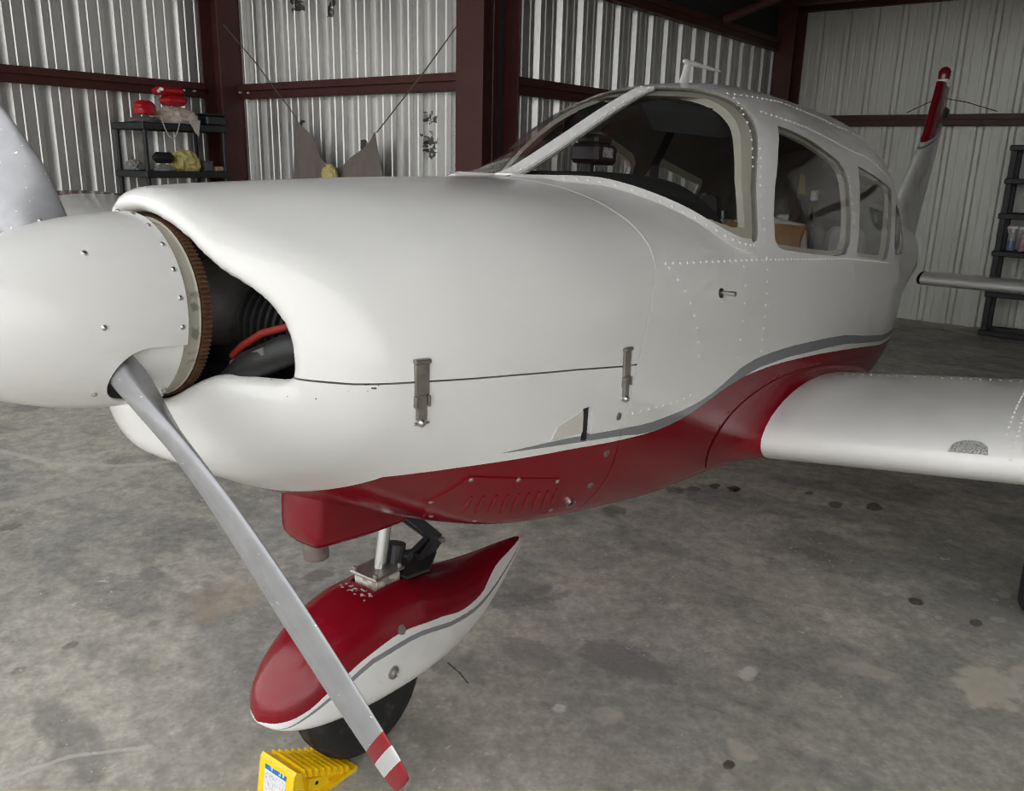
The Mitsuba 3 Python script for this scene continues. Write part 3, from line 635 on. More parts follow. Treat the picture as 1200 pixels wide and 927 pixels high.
for sg in (1, -1):
    st = loft([stab_ring(sg * t) for t in (.19, .5, .9, 1.40)] + [stab_ring(sg * (1.40 + .09 * math.sin(a)), 1 - .25 * (1 - math.cos(a))) * [1, 1, 1] for a in (.5, 1.0, 1.5)])
    if st.volume < 0: st.invert()
    add('stabilator', st, 'paint_white', body, PL, smooth=35, label='white horizontal tailplane')
    add('gap_seal', loft([stab_ring(sg * .165, .94), stab_ring(sg * .188, .94)]), 'black_matte', body, PL)
add('tail_cone', loft([skin(6.575, np.linspace(-np.pi, np.pi, 40, endpoint=False) + np.pi / 2 - 2 * np.pi * (np.linspace(-np.pi, np.pi, 40, endpoint=False) > np.pi / 2)) * 1.0, V([0, 6.8, 0]) + skin(6.6, np.linspace(-np.pi, np.pi, 40, endpoint=False) + np.pi / 2 - 2 * np.pi * (np.linspace(-np.pi, np.pi, 40, endpoint=False) > np.pi / 2)) * [.5, 0, .5]]), 'paint_white', body, PL, smooth=40)
# -- chin fairing with exhaust, louvres, latches, vent and skin fittings
ch = []
for s, w, zt, zb in ((.765, .02, -.46, -.52), (.772, .06, -.40, -.555), (.79, .070, -.38, -.572), (.85, .072, -.38, -.578), (.95, .070, -.42, -.585), (1.05, .062, -.45, -.588), (1.16, .045, -.47, -.582), (1.26, .02, -.50, -.57)):
    a = np.linspace(0, 2 * np.pi, 40, endpoint=False); c, si = np.cos(a), np.sin(a); zm, zh = (zt + zb) / 2, (zt - zb) / 2
    ch.append(np.c_[w * np.sign(c) * np.abs(c) ** .45, np.full(40, s), zm + zh * np.sign(si) * np.abs(si) ** .45])
add('exhaust_fairing', loft(ch), 'paint_red', body, PL, smooth=50, label='red exhaust fairing under the cowling')
mat('exhaust_pipe', mikit.proc(lambda p, n, uv: mikit.mix((.16, .11, .095), (.30, .25, .22), mikit.fbm(p.x * 40, p.y * 40, p.z * 40))), .5, metal=.6)
add('exhaust_pipe', lathe([(-.04, .030), (.035, .030), (.035, .026), (-.04, .026)], (-.005, .825, -.582), (0, .12, -1), 28), 'exhaust_pipe', body, PL, smooth=35, label='brown exhaust stub')
CL = PL + '__lower_cowling'; CU = PL + '__upper_cowling'
def skin_patch(pts, off=.003, n=10):
    """a small raised plate that follows the skin: corner outline in station and height, as a thin solid"""
    pg = Polygon(pts); m = trimesh.creation.extrude_polygon(pg, 1.0, engine='earcut'); m = m.subdivide_to_size(.03, max_iter=12)
    p = side(m.vertices[:, 0], m.vertices[:, 1]); nn = side_normal(m.vertices[:, 0], m.vertices[:, 1])
    m = m.copy(); m.vertices = p + nn * np.where(m.vertices[:, 2:] > .5, off, -.006)
    if m.volume < 0: m.invert()
    return m
def place_on(s, z, sg=1, off=0.0):
    p, n = side(s, z, 0.0), side_normal(s, z); p = p + n * off
    return p * [sg, 1, 1], n * [sg, 1, 1]
def frame_mesh(m, s, z, rot=0.0):
    """puts a mesh drawn in the plane x: aft, y: up, z: outward onto the left skin"""
    p, n = place_on(s, z); upv = V([0, 0, 1.]) - n * n[2]; upv /= np.linalg.norm(upv); af_ = np.cross(upv, n); af_ *= np.sign(af_[1])
    ca, sa_ = math.cos(rot), math.sin(rot); X, Y = af_ * ca + upv * sa_, upv * ca - af_ * sa_
    m = tri(m).copy(); v = m.vertices; m.vertices = p + v[:, :1] * X + v[:, 1:2] * Y + v[:, 2:] * n
    if np.dot(np.cross(X, Y), n) < 0: m.invert()
    return m
mat('latch_metal', mikit.proc(lambda p, n, uv: mikit.mix((.16, .15, .13), (.34, .32, .28), mikit.fbm(p.x * 60, p.y * 60, p.z * 60))), .4, metal=.75)
for k, (s, z) in enumerate(((.665, -.105), (1.222, -.130))):
    LT = add('latch', frame_mesh([box((-.014, -.012, -.004), (.014, .052, .005), .002), box((-.016, .046, -.004), (.016, .054, .009), .002)], s, z, .06), 'latch_metal', body, CL, smooth=False, label='metal cowling latch')
    add('hook', frame_mesh([box((-.011, -.058, -.003), (.009, -.010, .006), .002), box((-.015, -.034, -.003), (-.010, -.012, .010), .001), box((.009, -.032, -.003), (.014, -.012, .010), .001)], s, z, .06), 'latch_metal', body, CL)
    add('latch_pin', frame_mesh([trimesh.creation.icosphere(subdivisions=2, radius=.008).apply_translation((-.002, -.062, .004)), box((-.016, -.066, .001), (.014, -.061, .005), .001)], s, z, .06), 'steel', body, CL, smooth=40)
for s, z in ((1.226, -.165), (1.212, -.232), (1.196, -.318), (1.19, -.40)):
    add('fastener', frame_mesh(lathe([(-.002, .009), (.002, .009), (.003, .006)], (0, 0, 0), (0, 0, 1), 14), s, z), 'latch_metal', body, CL)
LV = [(.775, -.372), (.80, -.292), (1.06, -.352), (1.05, -.372), (1.12, -.465), (1.10, -.48), (.84, -.430)]
add('louvre_plate', skin_patch([(.79, -.375), (.82, -.305), (1.06, -.352), (1.12, -.455), (1.05, -.482), (.86, -.440)], .003), 'paint_red', body, CL, smooth=30, label='red louvred plate')
for k in range(9):
    s0 = .86 + .026 * k
    p0 = V([side(s0, -.36 - .10 * (k * .026)), side(s0 + .012, -.39 - .1 * k * .026), side(s0 + .03, -.42 - .1 * k * .026)]); n0 = side_normal(s0, -.40)
    add('louvre', tube(p0 + n0 * .003, [.003, .0065, .003], 8), 'paint_red', body, CL, smooth=60)
for s, z in ((.80, -.372), (.828, -.313), (.94, -.332), (1.055, -.358), (1.11, -.45), (.95, -.455), (.86, -.432)):
    add('rivet', frame_mesh(lathe([(-.002, .006), (.003, .006), (.005, .003)], (0, 0, 0), (0, 0, 1), 10), s, z), 'steel', body, CL)
add('drain_fitting', frame_mesh([lathe([(-.004, .013), (.008, .013), (.008, .008), (-.004, .008)], (0, 0, 0), (0, 0, 1), 16)], 1.155, -.438), 'steel', body, CL, smooth=30)
vm = [box((-.03, -.055, -.03), (.03, .05, -.026))]
add('vent_slot', frame_mesh(box((-.026, -.05, -.03), (.026, .05, -.012)), 1.097, -.233), 'black_matte', body, CL, label='black slot of the cowling vent')
mat('vent_beige', (.60, .57, .51), .35, coat=.3)
add('vent_ramp', skin_patch([(1.002, -.222), (1.076, -.199), (1.085, -.248), (.990, -.252)], .0015), 'vent_beige', body, CL, smooth=40, label='beige ramp ahead of the vent slot')
add('temperature_probe', tube([body_pt for body_pt in (V([.555, 1.693, .018]), V([.578, 1.690, .019]))] + [V([.605, 1.687, .020])], .0065, 14), 'steel', body, PL, smooth=40, label='short metal probe on the side')
add('probe_washer', frame_mesh(lathe([(0, .013), (.003, .013)], (0, 0, 0), (0, 0, 1), 16), 1.69, .018), 'black_plastic', body, PL)
# roof antenna
def blade_ring(s0, s1, z, w, n=16): a = np.linspace(0, 2 * np.pi, n, endpoint=False); return np.c_[w * np.sin(a), (s0 + s1) / 2 + (s1 - s0) / 2 * np.cos(a), np.full(n, z)]
add('roof_antenna', [loft([blade_ring(2.465, 2.555, .635, .011), blade_ring(2.482, 2.548, .67, .009), blade_ring(2.500, 2.550, .705, .0075), blade_ring(2.508, 2.556, .727, .007), blade_ring(2.505, 2.57, .740, .006)]),
                     loft([np.c_[.008 * np.sin(q) * k, np.full(12, s), .737 + .010 * np.cos(q) * k + (s - 2.52) * .04] for q in [np.linspace(0, 2 * np.pi, 12, endpoint=False)] for s, k in ((2.495, .3), (2.505, 1), (2.60, .9), (2.80, .55), (2.835, .2))])], 'paint_white', body, PL, smooth=50, label='white bent antenna on the roof')
# windshield lower strip and centre strip (raised, riveted)
def strip(path, w, off, wdir):
    P = V(path) * 1.0; W_ = V(wdir) * 1.0; nn = np.cross(np.gradient(P, axis=0), W_); nn /= np.linalg.norm(nn, axis=1, keepdims=True); nn *= np.sign(nn[:, 2:] + 1e-9)
    return loft([[p - wv * w / 2 - n * .004, p - wv * w / 2 + n * off, p + wv * w / 2 + n * off, p + wv * w / 2 - n * .004] for p, wv, n in zip(P, W_, nn)])
sc = np.linspace(1.47, 2.24, 30); cp = skin(sc, np.full(30, np.pi / 2))
cs_ = strip(cp, .056, .003, np.tile([1., 0, 0], (30, 1)))
if cs_.volume < 0: cs_.invert()
add('windshield_post', cs_, 'trim_white', body, PL, smooth=30, label='white riveted centre strip of the windshield')
base = V([(1.455,.279),(1.505,.281),(1.548,.280),(1.60,.262),(1.65,.238),(1.70,.212),(1.762,.178),(1.83,.152),(1.895,.137),(1.955,.134)])
bs = PchipInterpolator(np.arange(10), base)(np.linspace(0, 9, 40)); lp = side(bs[:, 0], bs[:, 1])
lp[0, 0] = 0
path = np.vstack([lp[::-1] * [1, 1, 1], lp[1:] * [-1, 1, 1]]); path = gaussian_filter1d(path, 1.0, axis=0, mode='nearest')
tg = np.gradient(path, axis=0); tg /= np.linalg.norm(tg, axis=1, keepdims=True)
nr = np.stack([path[:, 0] * .9, -.25 + 0 * path[:, 0], .28 + .6 * (.6 - np.abs(path[:, 0]))], -1); nr /= np.linalg.norm(nr, axis=1, keepdims=True)
wd = np.cross(nr, tg); wd /= np.linalg.norm(wd, axis=1, keepdims=True)
bsm = loft([[p - w * .020 - n * .006, p - w * .020 + n * .0045, p + w * .020 + n * .0045, p + w * .020 - n * .006] for p, w, n in zip(path, wd, nr)])
if bsm.volume < 0: bsm.invert()
add('windshield_base', bsm, 'paint_white', body, PL, smooth=40, label='white riveted strip along the foot of the windshield')
# rivets, one mesh
dome = trimesh.creation.icosphere(subdivisions=1, radius=1.0); riv = []
def rivets(pts, nrm, r=.0038, h=.0028):
    for p, n in zip(pts, nrm):
        n = n / np.linalg.norm(n); u = np.cross(n, [0, 1., .1]); u /= np.linalg.norm(u); w = np.cross(n, u)
        m = dome.copy(); v = m.vertices; m.vertices = p + v[:, :1] * r * u + v[:, 1:2] * r * w + v[:, 2:] * h * n; riv.append(m)
def rivet_line(pts, step=.03, sides=(1,), r=.0040):
    p = V(pts) * 1.; d = np.r_[0, np.cumsum(np.linalg.norm(np.diff(p, axis=0), axis=1))]; k = np.arange(0, d[-1], step); q = np.c_[np.interp(k, d, p[:, 0]), np.interp(k, d, p[:, 1])]
    P, N = side(q[:, 0], q[:, 1]), side_normal(q[:, 0], q[:, 1])
    for sg in sides: rivets(P * [sg, 1, 1], N * [sg, 1, 1], r)
rivet_line([(1.42, .098), (1.98, .096), (2.9, .080), (3.6, .045)], .036)
rivet_line([(2.035, .10), (2.03, -.18)], .034); rivet_line([(2.10, .36), (2.22, .52), (2.33, .60)], .034); rivet_line([(2.04, .15), (2.10, .30), (2.20, .44)], .034)
rivet_line([(2.36, .545), (2.60, .535), (2.86, .52), (3.1, .50), (3.4, .475), (3.8, .40)], .034); rivet_line([(2.33, .60), (2.7, .615), (3.1, .60), (3.5, .56), (3.9, .48)], .034)
rivet_line([(2.98, .075), (2.97, -.20)], .034); rivet_line([(3.03, .38), (3.0, .24), (2.97, .10)], .034); rivet_line([(3.64, .03), (3.62, -.24)], .034); rivet_line([(3.78, .37), (3.72, .22), (3.66, .07)], .034)
rivet_line([(1.43, .088), (1.50, .02), (1.56, -.06), (1.60, -.17)], .04); rivet_line([(1.27, -.235), (1.5, -.24), (1.62, -.23)], .036); rivet_line([(1.86, .08), (1.85, -.2)], .05)
white_n = len(riv)
for o in ((1.79, -.345), ): rivet_line([(2.65, -.285), (2.446, -.268), (2.051, -.278), (1.896, -.305), (1.81, -.335), (1.755, -.40), (1.80, -.49)], .055, r=.0045)
red_riv = riv[white_n:]; del riv[white_n:]
P, N = [], []
for q in range(0, len(path), 1):
    P.append(path[q] + nr[q] * .0045); N.append(nr[q])
rivets(P[::2], N[::2], .0042)
rivets([c_ + V([x, 0, .003]) for c_ in cp[1::2] for x in (-.020,)] + [c_ + V([.020, 0, .003]) for c_ in cp[2::2]], [V([0, -.4, 1])] * 29, .004)
P, N = zip(*[on_wing(1.25, x, off=.0) for x in np.linspace(.002, .55, 46)]); rivets(P, N, .0036)
P, N = zip(*[on_wing(t, .40, off=.0) for t in np.arange(.66, 2.4, .028)]); rivets(P, N, .0036)
P, N = zip(*[on_wing(1.245, x, off=.0) for x in np.linspace(.04, .55, 30)]); rivets([p - V([.02, 0, 0]) for p in P], N, .0034)
add('rivet_heads', riv, 'paint_white', body, PL, smooth=True, kind='stuff')
add('rivet_heads', red_riv, 'paint_red', body, PL, smooth=True, kind='stuff')
# -- cabin
seat_mats = dict(tan=(.36, .20, .085), grey=(.22, .22, .22), red=(.16, .012, .03))
for k, c in seat_mats.items(): mat('seat_' + k, c, .6)
mat('headrest_dark', (.045, .042, .038), .7)
mat('seat_pale', (.48, .46, .45), .6)
def cushion(lo, hi, r=.04): 
    m = box(lo, hi, r); return m
for sg in (1, -1):
    ST = PL + '__front_seat' + ('' if sg > 0 else '_001')
    c0 = sg * .20
    add('seat_cushion', cushion((c0 - .17, 2.42, -.20), (c0 + .17, 2.92, -.06)), 'seat_tan', body, ST, smooth=40)
    bk = hull([(c0 + a * .155, s, z) for a in (-1, 1) for s, z in ((2.86, -.10), (2.95, -.10), (3.04, .17), (2.98, .19), (2.93, .15))])
    add('backrest', bk, 'seat_tan', body, ST, smooth=40)
    add('piping', tube([(c0 - .165, 2.90, -.08), (c0 - .165, 2.95, .10), (c0 - .14, 2.99, .18), (c0, 3.0, .20), (c0 + .14, 2.99, .18), (c0 + .165, 2.95, .10), (c0 + .165, 2.90, -.08)], .016, 10), 'seat_pale', body, ST, smooth=50)
    add('headrest', hull([(c0 + x, s, z) for x, z in ((.03, .19), (.125, .19), (.11, .28), (.095, .292), (.06, .292), (.045, .28)) for s in (3.12, 3.17)]), 'headrest_dark', body, ST, smooth=40)
    add('headrest_post', tube([(c0 + .08, 3.04, .12), (c0 + .08, 3.13, .22)], .012, 8), 'steel', body, ST)
for k in range(11):
    t0 = -.46 + k * .084
    add('backrest_channel', cushion((t0, 3.42 + .0, -.12), (t0 + .080, 3.52, .19), .03), 'seat_pale' if k % 2 else 'seat_grey', body, PL + '__rear_seat', smooth=40)
add('seat_cushion', cushion((-.47, 3.05, -.22), (.47, 3.46, -.10), .04), 'seat_grey', body, PL + '__rear_seat', smooth=40)
add('cabin_floor', box((-.46, 1.5, -.50), (.46, 4.0, -.47)), 'seat_grey', body, PL)
for sg in (1, -1):
    add('door_sill', [hull([side(s, z, -.02) * [sg, 1, 1] + V([-sg * w, 0, 0]) for s in (2.12, 2.55, 2.95) for z, w in ((.095, 0), (.095, .05), (.07, 0), (.07, .05))])], 'seat_red', body, PL, label='red sill below the side window')
gl = []
for t in np.linspace(-.49, .49, 33):
    a = abs(t) / .49; zt = .326 - .02 * a - .17 * a ** 4; sb = 2.03 - .10 * a ** 3
    sf = 1.50 + .30 * a ** 2
    gl.append([(t, sf, zt - .055), (t, sf + .12, zt - .018), (t, sb - .05, zt), (t, sb, zt - .012), (t, sb + .004, zt - .035), (t, sb - .02, zt - .05), (t, sb - .03, -.22), (t, sf + .02, -.22)])
add('glareshield', loft(gl), 'black_matte', body, PL, smooth=40, label='black glareshield under the windshield')
GP = add('compass', [box((-.045, 1.86, .345), (.055, 1.99, .405), .012), box((-.03, 1.87, .40), (.045, 1.97, .432), .01), tube([(0, 1.90, .32), (0, 1.90, .36)], .02, 12)], 'black_plastic', body, PL, label='black compass box on the glareshield')
mat('dial_pale', mikit.proc(lambda p, n, uv: mikit.mix((.30, .30, .29), (.55, .55, .52), mikit.smoothstep(.4, .6, mikit.noise(p.x * 130, p.y * 130, p.z * 130)))), .4)
add('dial', box((.0545, 1.895, .365), (.0565, 1.955, .395), .001), 'dial_pale', body, GP)
mat('smoked', (.012, .014, .013), .6, spec=.2)
for sg in (1, -1):
    add('sun_visor', hull([(sg * x, s, z) for x, s, z in ((.06, 2.10, .545), (.06, 2.12, .49), (.10, 2.13, .465), (.30, 2.24, .452), (.335, 2.26, .47), (.335, 2.265, .52), (.30, 2.25, .535), (.10, 2.13, .56))] + [(sg * x, s + .008, z) for x, s, z in ((.06, 2.10, .545), (.10, 2.13, .465), (.335, 2.265, .52), (.30, 2.24, .452))]), 'smoked', body, PL, label='dark sun visor')
    if sg > 0: add('shoulder_strap', loft([[(-.30 * sg - .02, s, z), (-.30 * sg + .02, s, z), (-.30 * sg + .02, s + .004, z + .003), (-.30 * sg - .02, s + .004, z + .003)] for s, z in ((3.06, .56), (3.0, .48), (2.93, .40), (2.93, .25), (2.90, .0))]), 'black_matte', body, PL)
mat('strap_yellow', (.36, .31, .06), .7)
add('strap_buckle', box((.285, 3.20, .285), (.315, 3.23, .33), .006), 'trim_white', body, PL, smooth=30)
add('strap', hull([(.215, 3.26, .40), (.235, 3.26, .39), (.245, 3.27, .315), (.21, 3.27, .315), (.215, 3.275, .40)]), 'strap_yellow', body, PL)

# ------------------------------------------------------------------ the hangar (building axes: x to the aircraft's left, y aft)
PITCH = .2565; DOOR = -.9
def sheet_profile(u0, u1, r0, pitch, depth=.034, fine=.006):
    """corrugated steel sheet: list of (u, depth outwards) from u0 to u1; deep ribs at r0 + k pitch, two fine ones between"""
    ev = []
    for k in range(int((u0 - r0) / pitch) - 2, int((u1 - r0) / pitch) + 3):
        c = r0 + k * pitch
        ev += [(c - .038, 0), (c - .022, depth), (c + .012, depth), (c + .038, 0)]
        for m in (1, 2):
            q = c + .004 + m * pitch / 3; ev += [(q - .010, 0), (q - .003, fine), (q + .003, fine), (q + .010, 0)]
    ev.sort(); u = V([e[0] for e in ev]); d = V([e[1] for e in ev]); keep = (u > u0 + 1e-4) & (u < u1 - 1e-4)
    return [(u0, float(np.interp(u0, u, d)))] + list(zip(u[keep], d[keep])) + [(u1, float(np.interp(u1, u, d)))]
def wall_sheets(name, origin, along, outward, u0, u1, r0, pitch, z0, z1, m='sheet_steel', label=None, depth=.034, fine=.006):
    along, outward, origin = V(along) * 1., V(outward) * 1., V(origin) * 1.
    a0 = r0 - pitch / 2 + math.floor((u0 - r0 + pitch / 2) / (3 * pitch)) * 3 * pitch
    # the wall itself: a backing frame behind the sheets, one piece
    lo, hi = origin + along * u0 + outward * .06, origin + along * u1 + outward * .10
    add(name, box(np.minimum(lo, hi) + [0, 0, z0], np.maximum(lo, hi) + [0, 0, z1]), 'steel_dark', hang, kind='structure', label=label)
    k = 0
    while a0 < u1 - .02:
        b0, b1 = max(a0, u0), min(a0 + 3 * pitch, u1)
        if b1 - b0 > .03:
            pr = sheet_profile(b0, b1, r0, pitch, depth, fine); lap = .0016 * (k % 2)
            R = [[origin + along * u + outward * (d + lap) + V([0, 0, z]) for u, d in pr] for z in (z0, z1)]
            add('panel', loft(R, closed_ring=False), m, hang, name)
        a0 += 3 * pitch; k += 1
def steel_fn(p, n, uv):
    f = mikit.fbm(p.x * 2.2, p.y * 2.2, p.z * .6, 4); g = mikit.noise(p.x * 90, p.y * 90, p.z * 14)
    c = mikit.mix((.68, .68, .66), (.54, .54, .52), mikit.smoothstep(.35, .75, f) * .7 + g * .25)
    return c
mat('sheet_steel', mikit.proc(steel_fn), .36, metal=.72, spec=.5)
mat('sheet_painted', mikit.proc(lambda p, n, uv: steel_fn(p, n, uv) * mi.Color3f(.95, .95, .90)), .45, metal=.15, spec=.4)
SPOTS = [(-4.10,2.62,.045),(-4.07,2.56,.06),(-3.70,2.50,.05),(-3.66,2.56,.04),(-4.08,1.73,.03),(-3.36,1.57,.05),(-2.72,1.60,.07),(-2.70,1.55,.06),(-2.72,1.76,.045),(-2.66,1.755,.03)]
def steel_a(p, n, uv):
    c = steel_fn(p, n, uv); x = p.x * cyw - p.y * syw
    w = mikit.fbm(p.x * 40, 3.0, p.z * 40, 3)
    for a, b, r in SPOTS:
        d = dr.sqrt(dr.square(x - a) + dr.square((p.z - b) * 1.0)) / r
        c = dr.select((d + (w - .5) * 2.4) < .72, mi.Color3f(.10, .095, .09), c)
    return c
mat('sheet_steel_marked', mikit.proc(steel_a), .36, metal=.72, spec=.5)
def red_oxide(p, n, uv):
    f = mikit.fbm(p.x * 7, p.y * 7, p.z * 7, 4)
    return mikit.mix((.075, .021, .016), (.050, .015, .012), f)
mat('red_oxide', mikit.proc(red_oxide), .5, spec=.4)
mat('steel_dark', (.03, .028, .027), .7)
mat('roof_dark', (.022, .02, .02), .8)
ZT, ZE, ZF = 2.67, 3.30, 4.30
wall_sheets('wall_left', (-5.0, 0, 0), (0, 1, 0), (-1, 0, 0), DOOR, 4.0, 2.527, PITCH, 0, ZT + .05)
wall_sheets('wall_recess', (0, 4.0, 0), (1, 0, 0), (0, 1, 0), -5.0, -2.16, -2.735, PITCH, 0, ZF, 'sheet_steel_marked')
wall_sheets('wall_inner', (-2.27, 0, 0), (0, 1, 0), (-1, 0, 0), 4.0, 9.06, 4.34, PITCH, 0, ZT + .05)
wall_sheets('wall_back', (0, 9.055, 0), (1, 0, 0), (0, 1, 0), -2.46, 2.46, -2.19, .274, 0, ZE, 'sheet_painted', depth=.026, fine=.002)
wall_sheets('wall_inner_east', (2.40, 0, 0), (0, 1, 0), (1, 0, 0), 4.0, 9.06, 4.34, PITCH, 0, ZT + .05)
wall_sheets('wall_recess_east', (0, 4.0, 0), (1, 0, 0), (0, 1, 0), 2.36, 6.5, 2.735, PITCH, 0, ZF)
wall_sheets('wall_right', (6.5, 0, 0), (0, 1, 0), (1, 0, 0), DOOR, 4.0, 2.527, PITCH, 0, ZT + .05)
# upper walls above the eave rails, roof, header
for n_, lo, hi in (('wall_left_upper', (-5.1, DOOR, ZT + .05), (-4.98, 4.0, ZF)), ('wall_inner_upper', (-2.40, 4.0, ZT + .05), (-2.25, 9.1, ZE)), ('wall_inner_upper_east', (2.38, 4.0, ZT + .05), (2.52, 9.1, ZE)), ('wall_right_upper', (6.48, DOOR, ZT + .05), (6.6, 4.0, ZF)), ('wall_bay_header', (-2.3, 4.0, ZE), (2.4, 4.08, ZF))):
    add(n_, box(lo, hi), 'roof_dark', hang, kind='structure')
add('ceiling', box((-5.2, DOOR - .1, ZF), (6.7, 4.1, ZF + .08)), 'roof_dark', hang, kind='structure')
add('ceiling', box((-2.6, 4.05, ZE), (2.6, 9.2, ZE + .08)), 'roof_dark', hang, kind='structure')
for y, ZR in ((1.2, ZF), (3.9, ZF), (6.2, ZE), (8.4, ZE)):
    add('ceiling_rafter', [box((-5.0 if y < 4 else -2.25, y - .07, ZR - .27), (6.5 if y < 4 else 2.38, y + .07, ZR - .255)), box((-5.0 if y < 4 else -2.25, y - .07, ZR - .015), (6.5 if y < 4 else 2.38, y + .07, ZR)), box((-5.0 if y < 4 else -2.25, y - .006, ZR - .26), (6.5 if y < 4 else 2.38, y + .006, ZR - .01))], 'red_oxide', hang, kind='structure')
for x in np.arange(-4.2, 6.1, 1.2):
    add('ceiling_purlin', box((x - .03, DOOR, ZF - .11), (x + .03, 4.0, ZF)), 'red_oxide', hang, kind='structure')
    if abs(x) < 2.2: add('ceiling_purlin', box((x - .03, 4.1, ZE - .11), (x + .03, 9.05, ZE)), 'red_oxide', hang, kind='structure')
add('door_header', box((-5.2, DOOR - .12, ZF - .12), (6.7, DOOR, ZF + .3)), 'red_oxide', hang, kind='structure')
# girts: a lip over a recessed web
def girt(p, q, inward, z=2.031, name='trim_girt', zb=.109):
    p, q, w = V(p) * 1., V(q) * 1., V(inward) * 1.
    def bx(a, b, z0, z1): 
        c = V([p + w * a, p + w * b, q + w * a, q + w * b]); return box(list(c.min(0)[:2]) + [z0], list(c.max(0)[:2]) + [z1], .002)
    add(name, [bx(-.002, .085, z - .007, z), bx(.072, .085, z - .050, z), bx(.0, .055, z - zb, z - .004), bx(.0, .078, z - zb, z - zb + .007)], 'red_oxide', hang, kind='structure')
girt((-5.0, DOOR, 0), (-5.0, 3.74, 0), (1, 0, 0)); girt((-4.76, 4.0, 0), (-2.27, 4.0, 0), (0, -1, 0)); girt((-2.27, 4.12, 0), (-2.27, 8.6, 0), (1, 0, 0)); girt((-2.25, 9.055, 0), (2.4, 9.055, 0), (0, -1, 0))
girt((6.5, DOOR, 0), (6.5, 3.74, 0), (-1, 0, 0)); girt((2.4, 4.0, 0), (6.3, 4.0, 0), (0, -1, 0)); girt((2.4, 4.12, 0), (2.4, 8.6, 0), (-1, 0, 0))
girt((-5.0, DOOR, 0), (-5.0, 4.0, 0), (1, 0, 0), ZT + .10, zb=.11); girt((-2.27, 4.0, 0), (-2.27, 9.0, 0), (1, 0, 0), ZT + .10, zb=.11); girt((-2.46, 9.055, 0), (2.4, 9.055, 0), (0, -1, 0), 3.17, zb=.11)
girt((2.4, 4.0, 0), (2.4, 9.0, 0), (-1, 0, 0), ZT + .10, zb=.11); girt((6.5, DOOR, 0), (6.5, 4.0, 0), (-1, 0, 0), ZT + .10, zb=.11)
def column(x0, x1, y0, y1, web, name='pillar'):
    t = .012
    if web == 'y': ms = [box((x0, y0, 0), (x1, y0 + t, ZE), .002), box((x0, y1 - t, 0), (x1, y1, ZE), .002), box(((x0 + x1) / 2 - .006, y0, 0), ((x0 + x1) / 2 + .006, y1, ZE))]
    else: ms = [box((x0, y0, 0), (x0 + t, y1, ZE), .002), box((x1 - t, y0, 0), (x1, y1, ZE), .002), box((x0, (y0 + y1) / 2 - .006, 0), (x1, (y0 + y1) / 2 + .006, ZE))]
    add(name, ms, 'red_oxide', hang, kind='structure')
column(-2.28, -2.06, 3.78, 4.14, 'y'); column(-4.99, -4.74, 3.76, 3.985, 'x'); column(-2.26, -2.06, 8.72, 9.03, 'y')
column(2.18, 2.39, 3.78, 4.14, 'y'); column(6.27, 6.49, 3.70, 3.97, 'y'); column(2.20, 2.39, 8.72, 9.03, 'y')
add('trim_corner_channel', box((-4.735, 3.955, 0), (-4.695, 3.998, ZE), .004), 'sheet_steel', hang, kind='structure')
add('trim_brace', tube([(-2.15, 7.2, 2.75), (-1.2, 7.9, 3.25)], .04, 10), 'red_oxide', hang, kind='structure')
mat('bolt_bright', (.75, .75, .72), .3, metal=.6)
for p, d in (((-4.93, 3.55, 1.965), (1, 0, 0)), ((-4.93, 3.64, 1.966), (1, 0, 0)), ((-4.735, 3.93, 1.97), (0, -1, 0)), ((-4.63, 3.93, 1.965), (0, -1, 0))):
    add('girt_bolt', lathe([(-.01, .010), (.008, .010), (.012, .006)], p, d, 8), 'bolt_bright', hang, kind='structure')
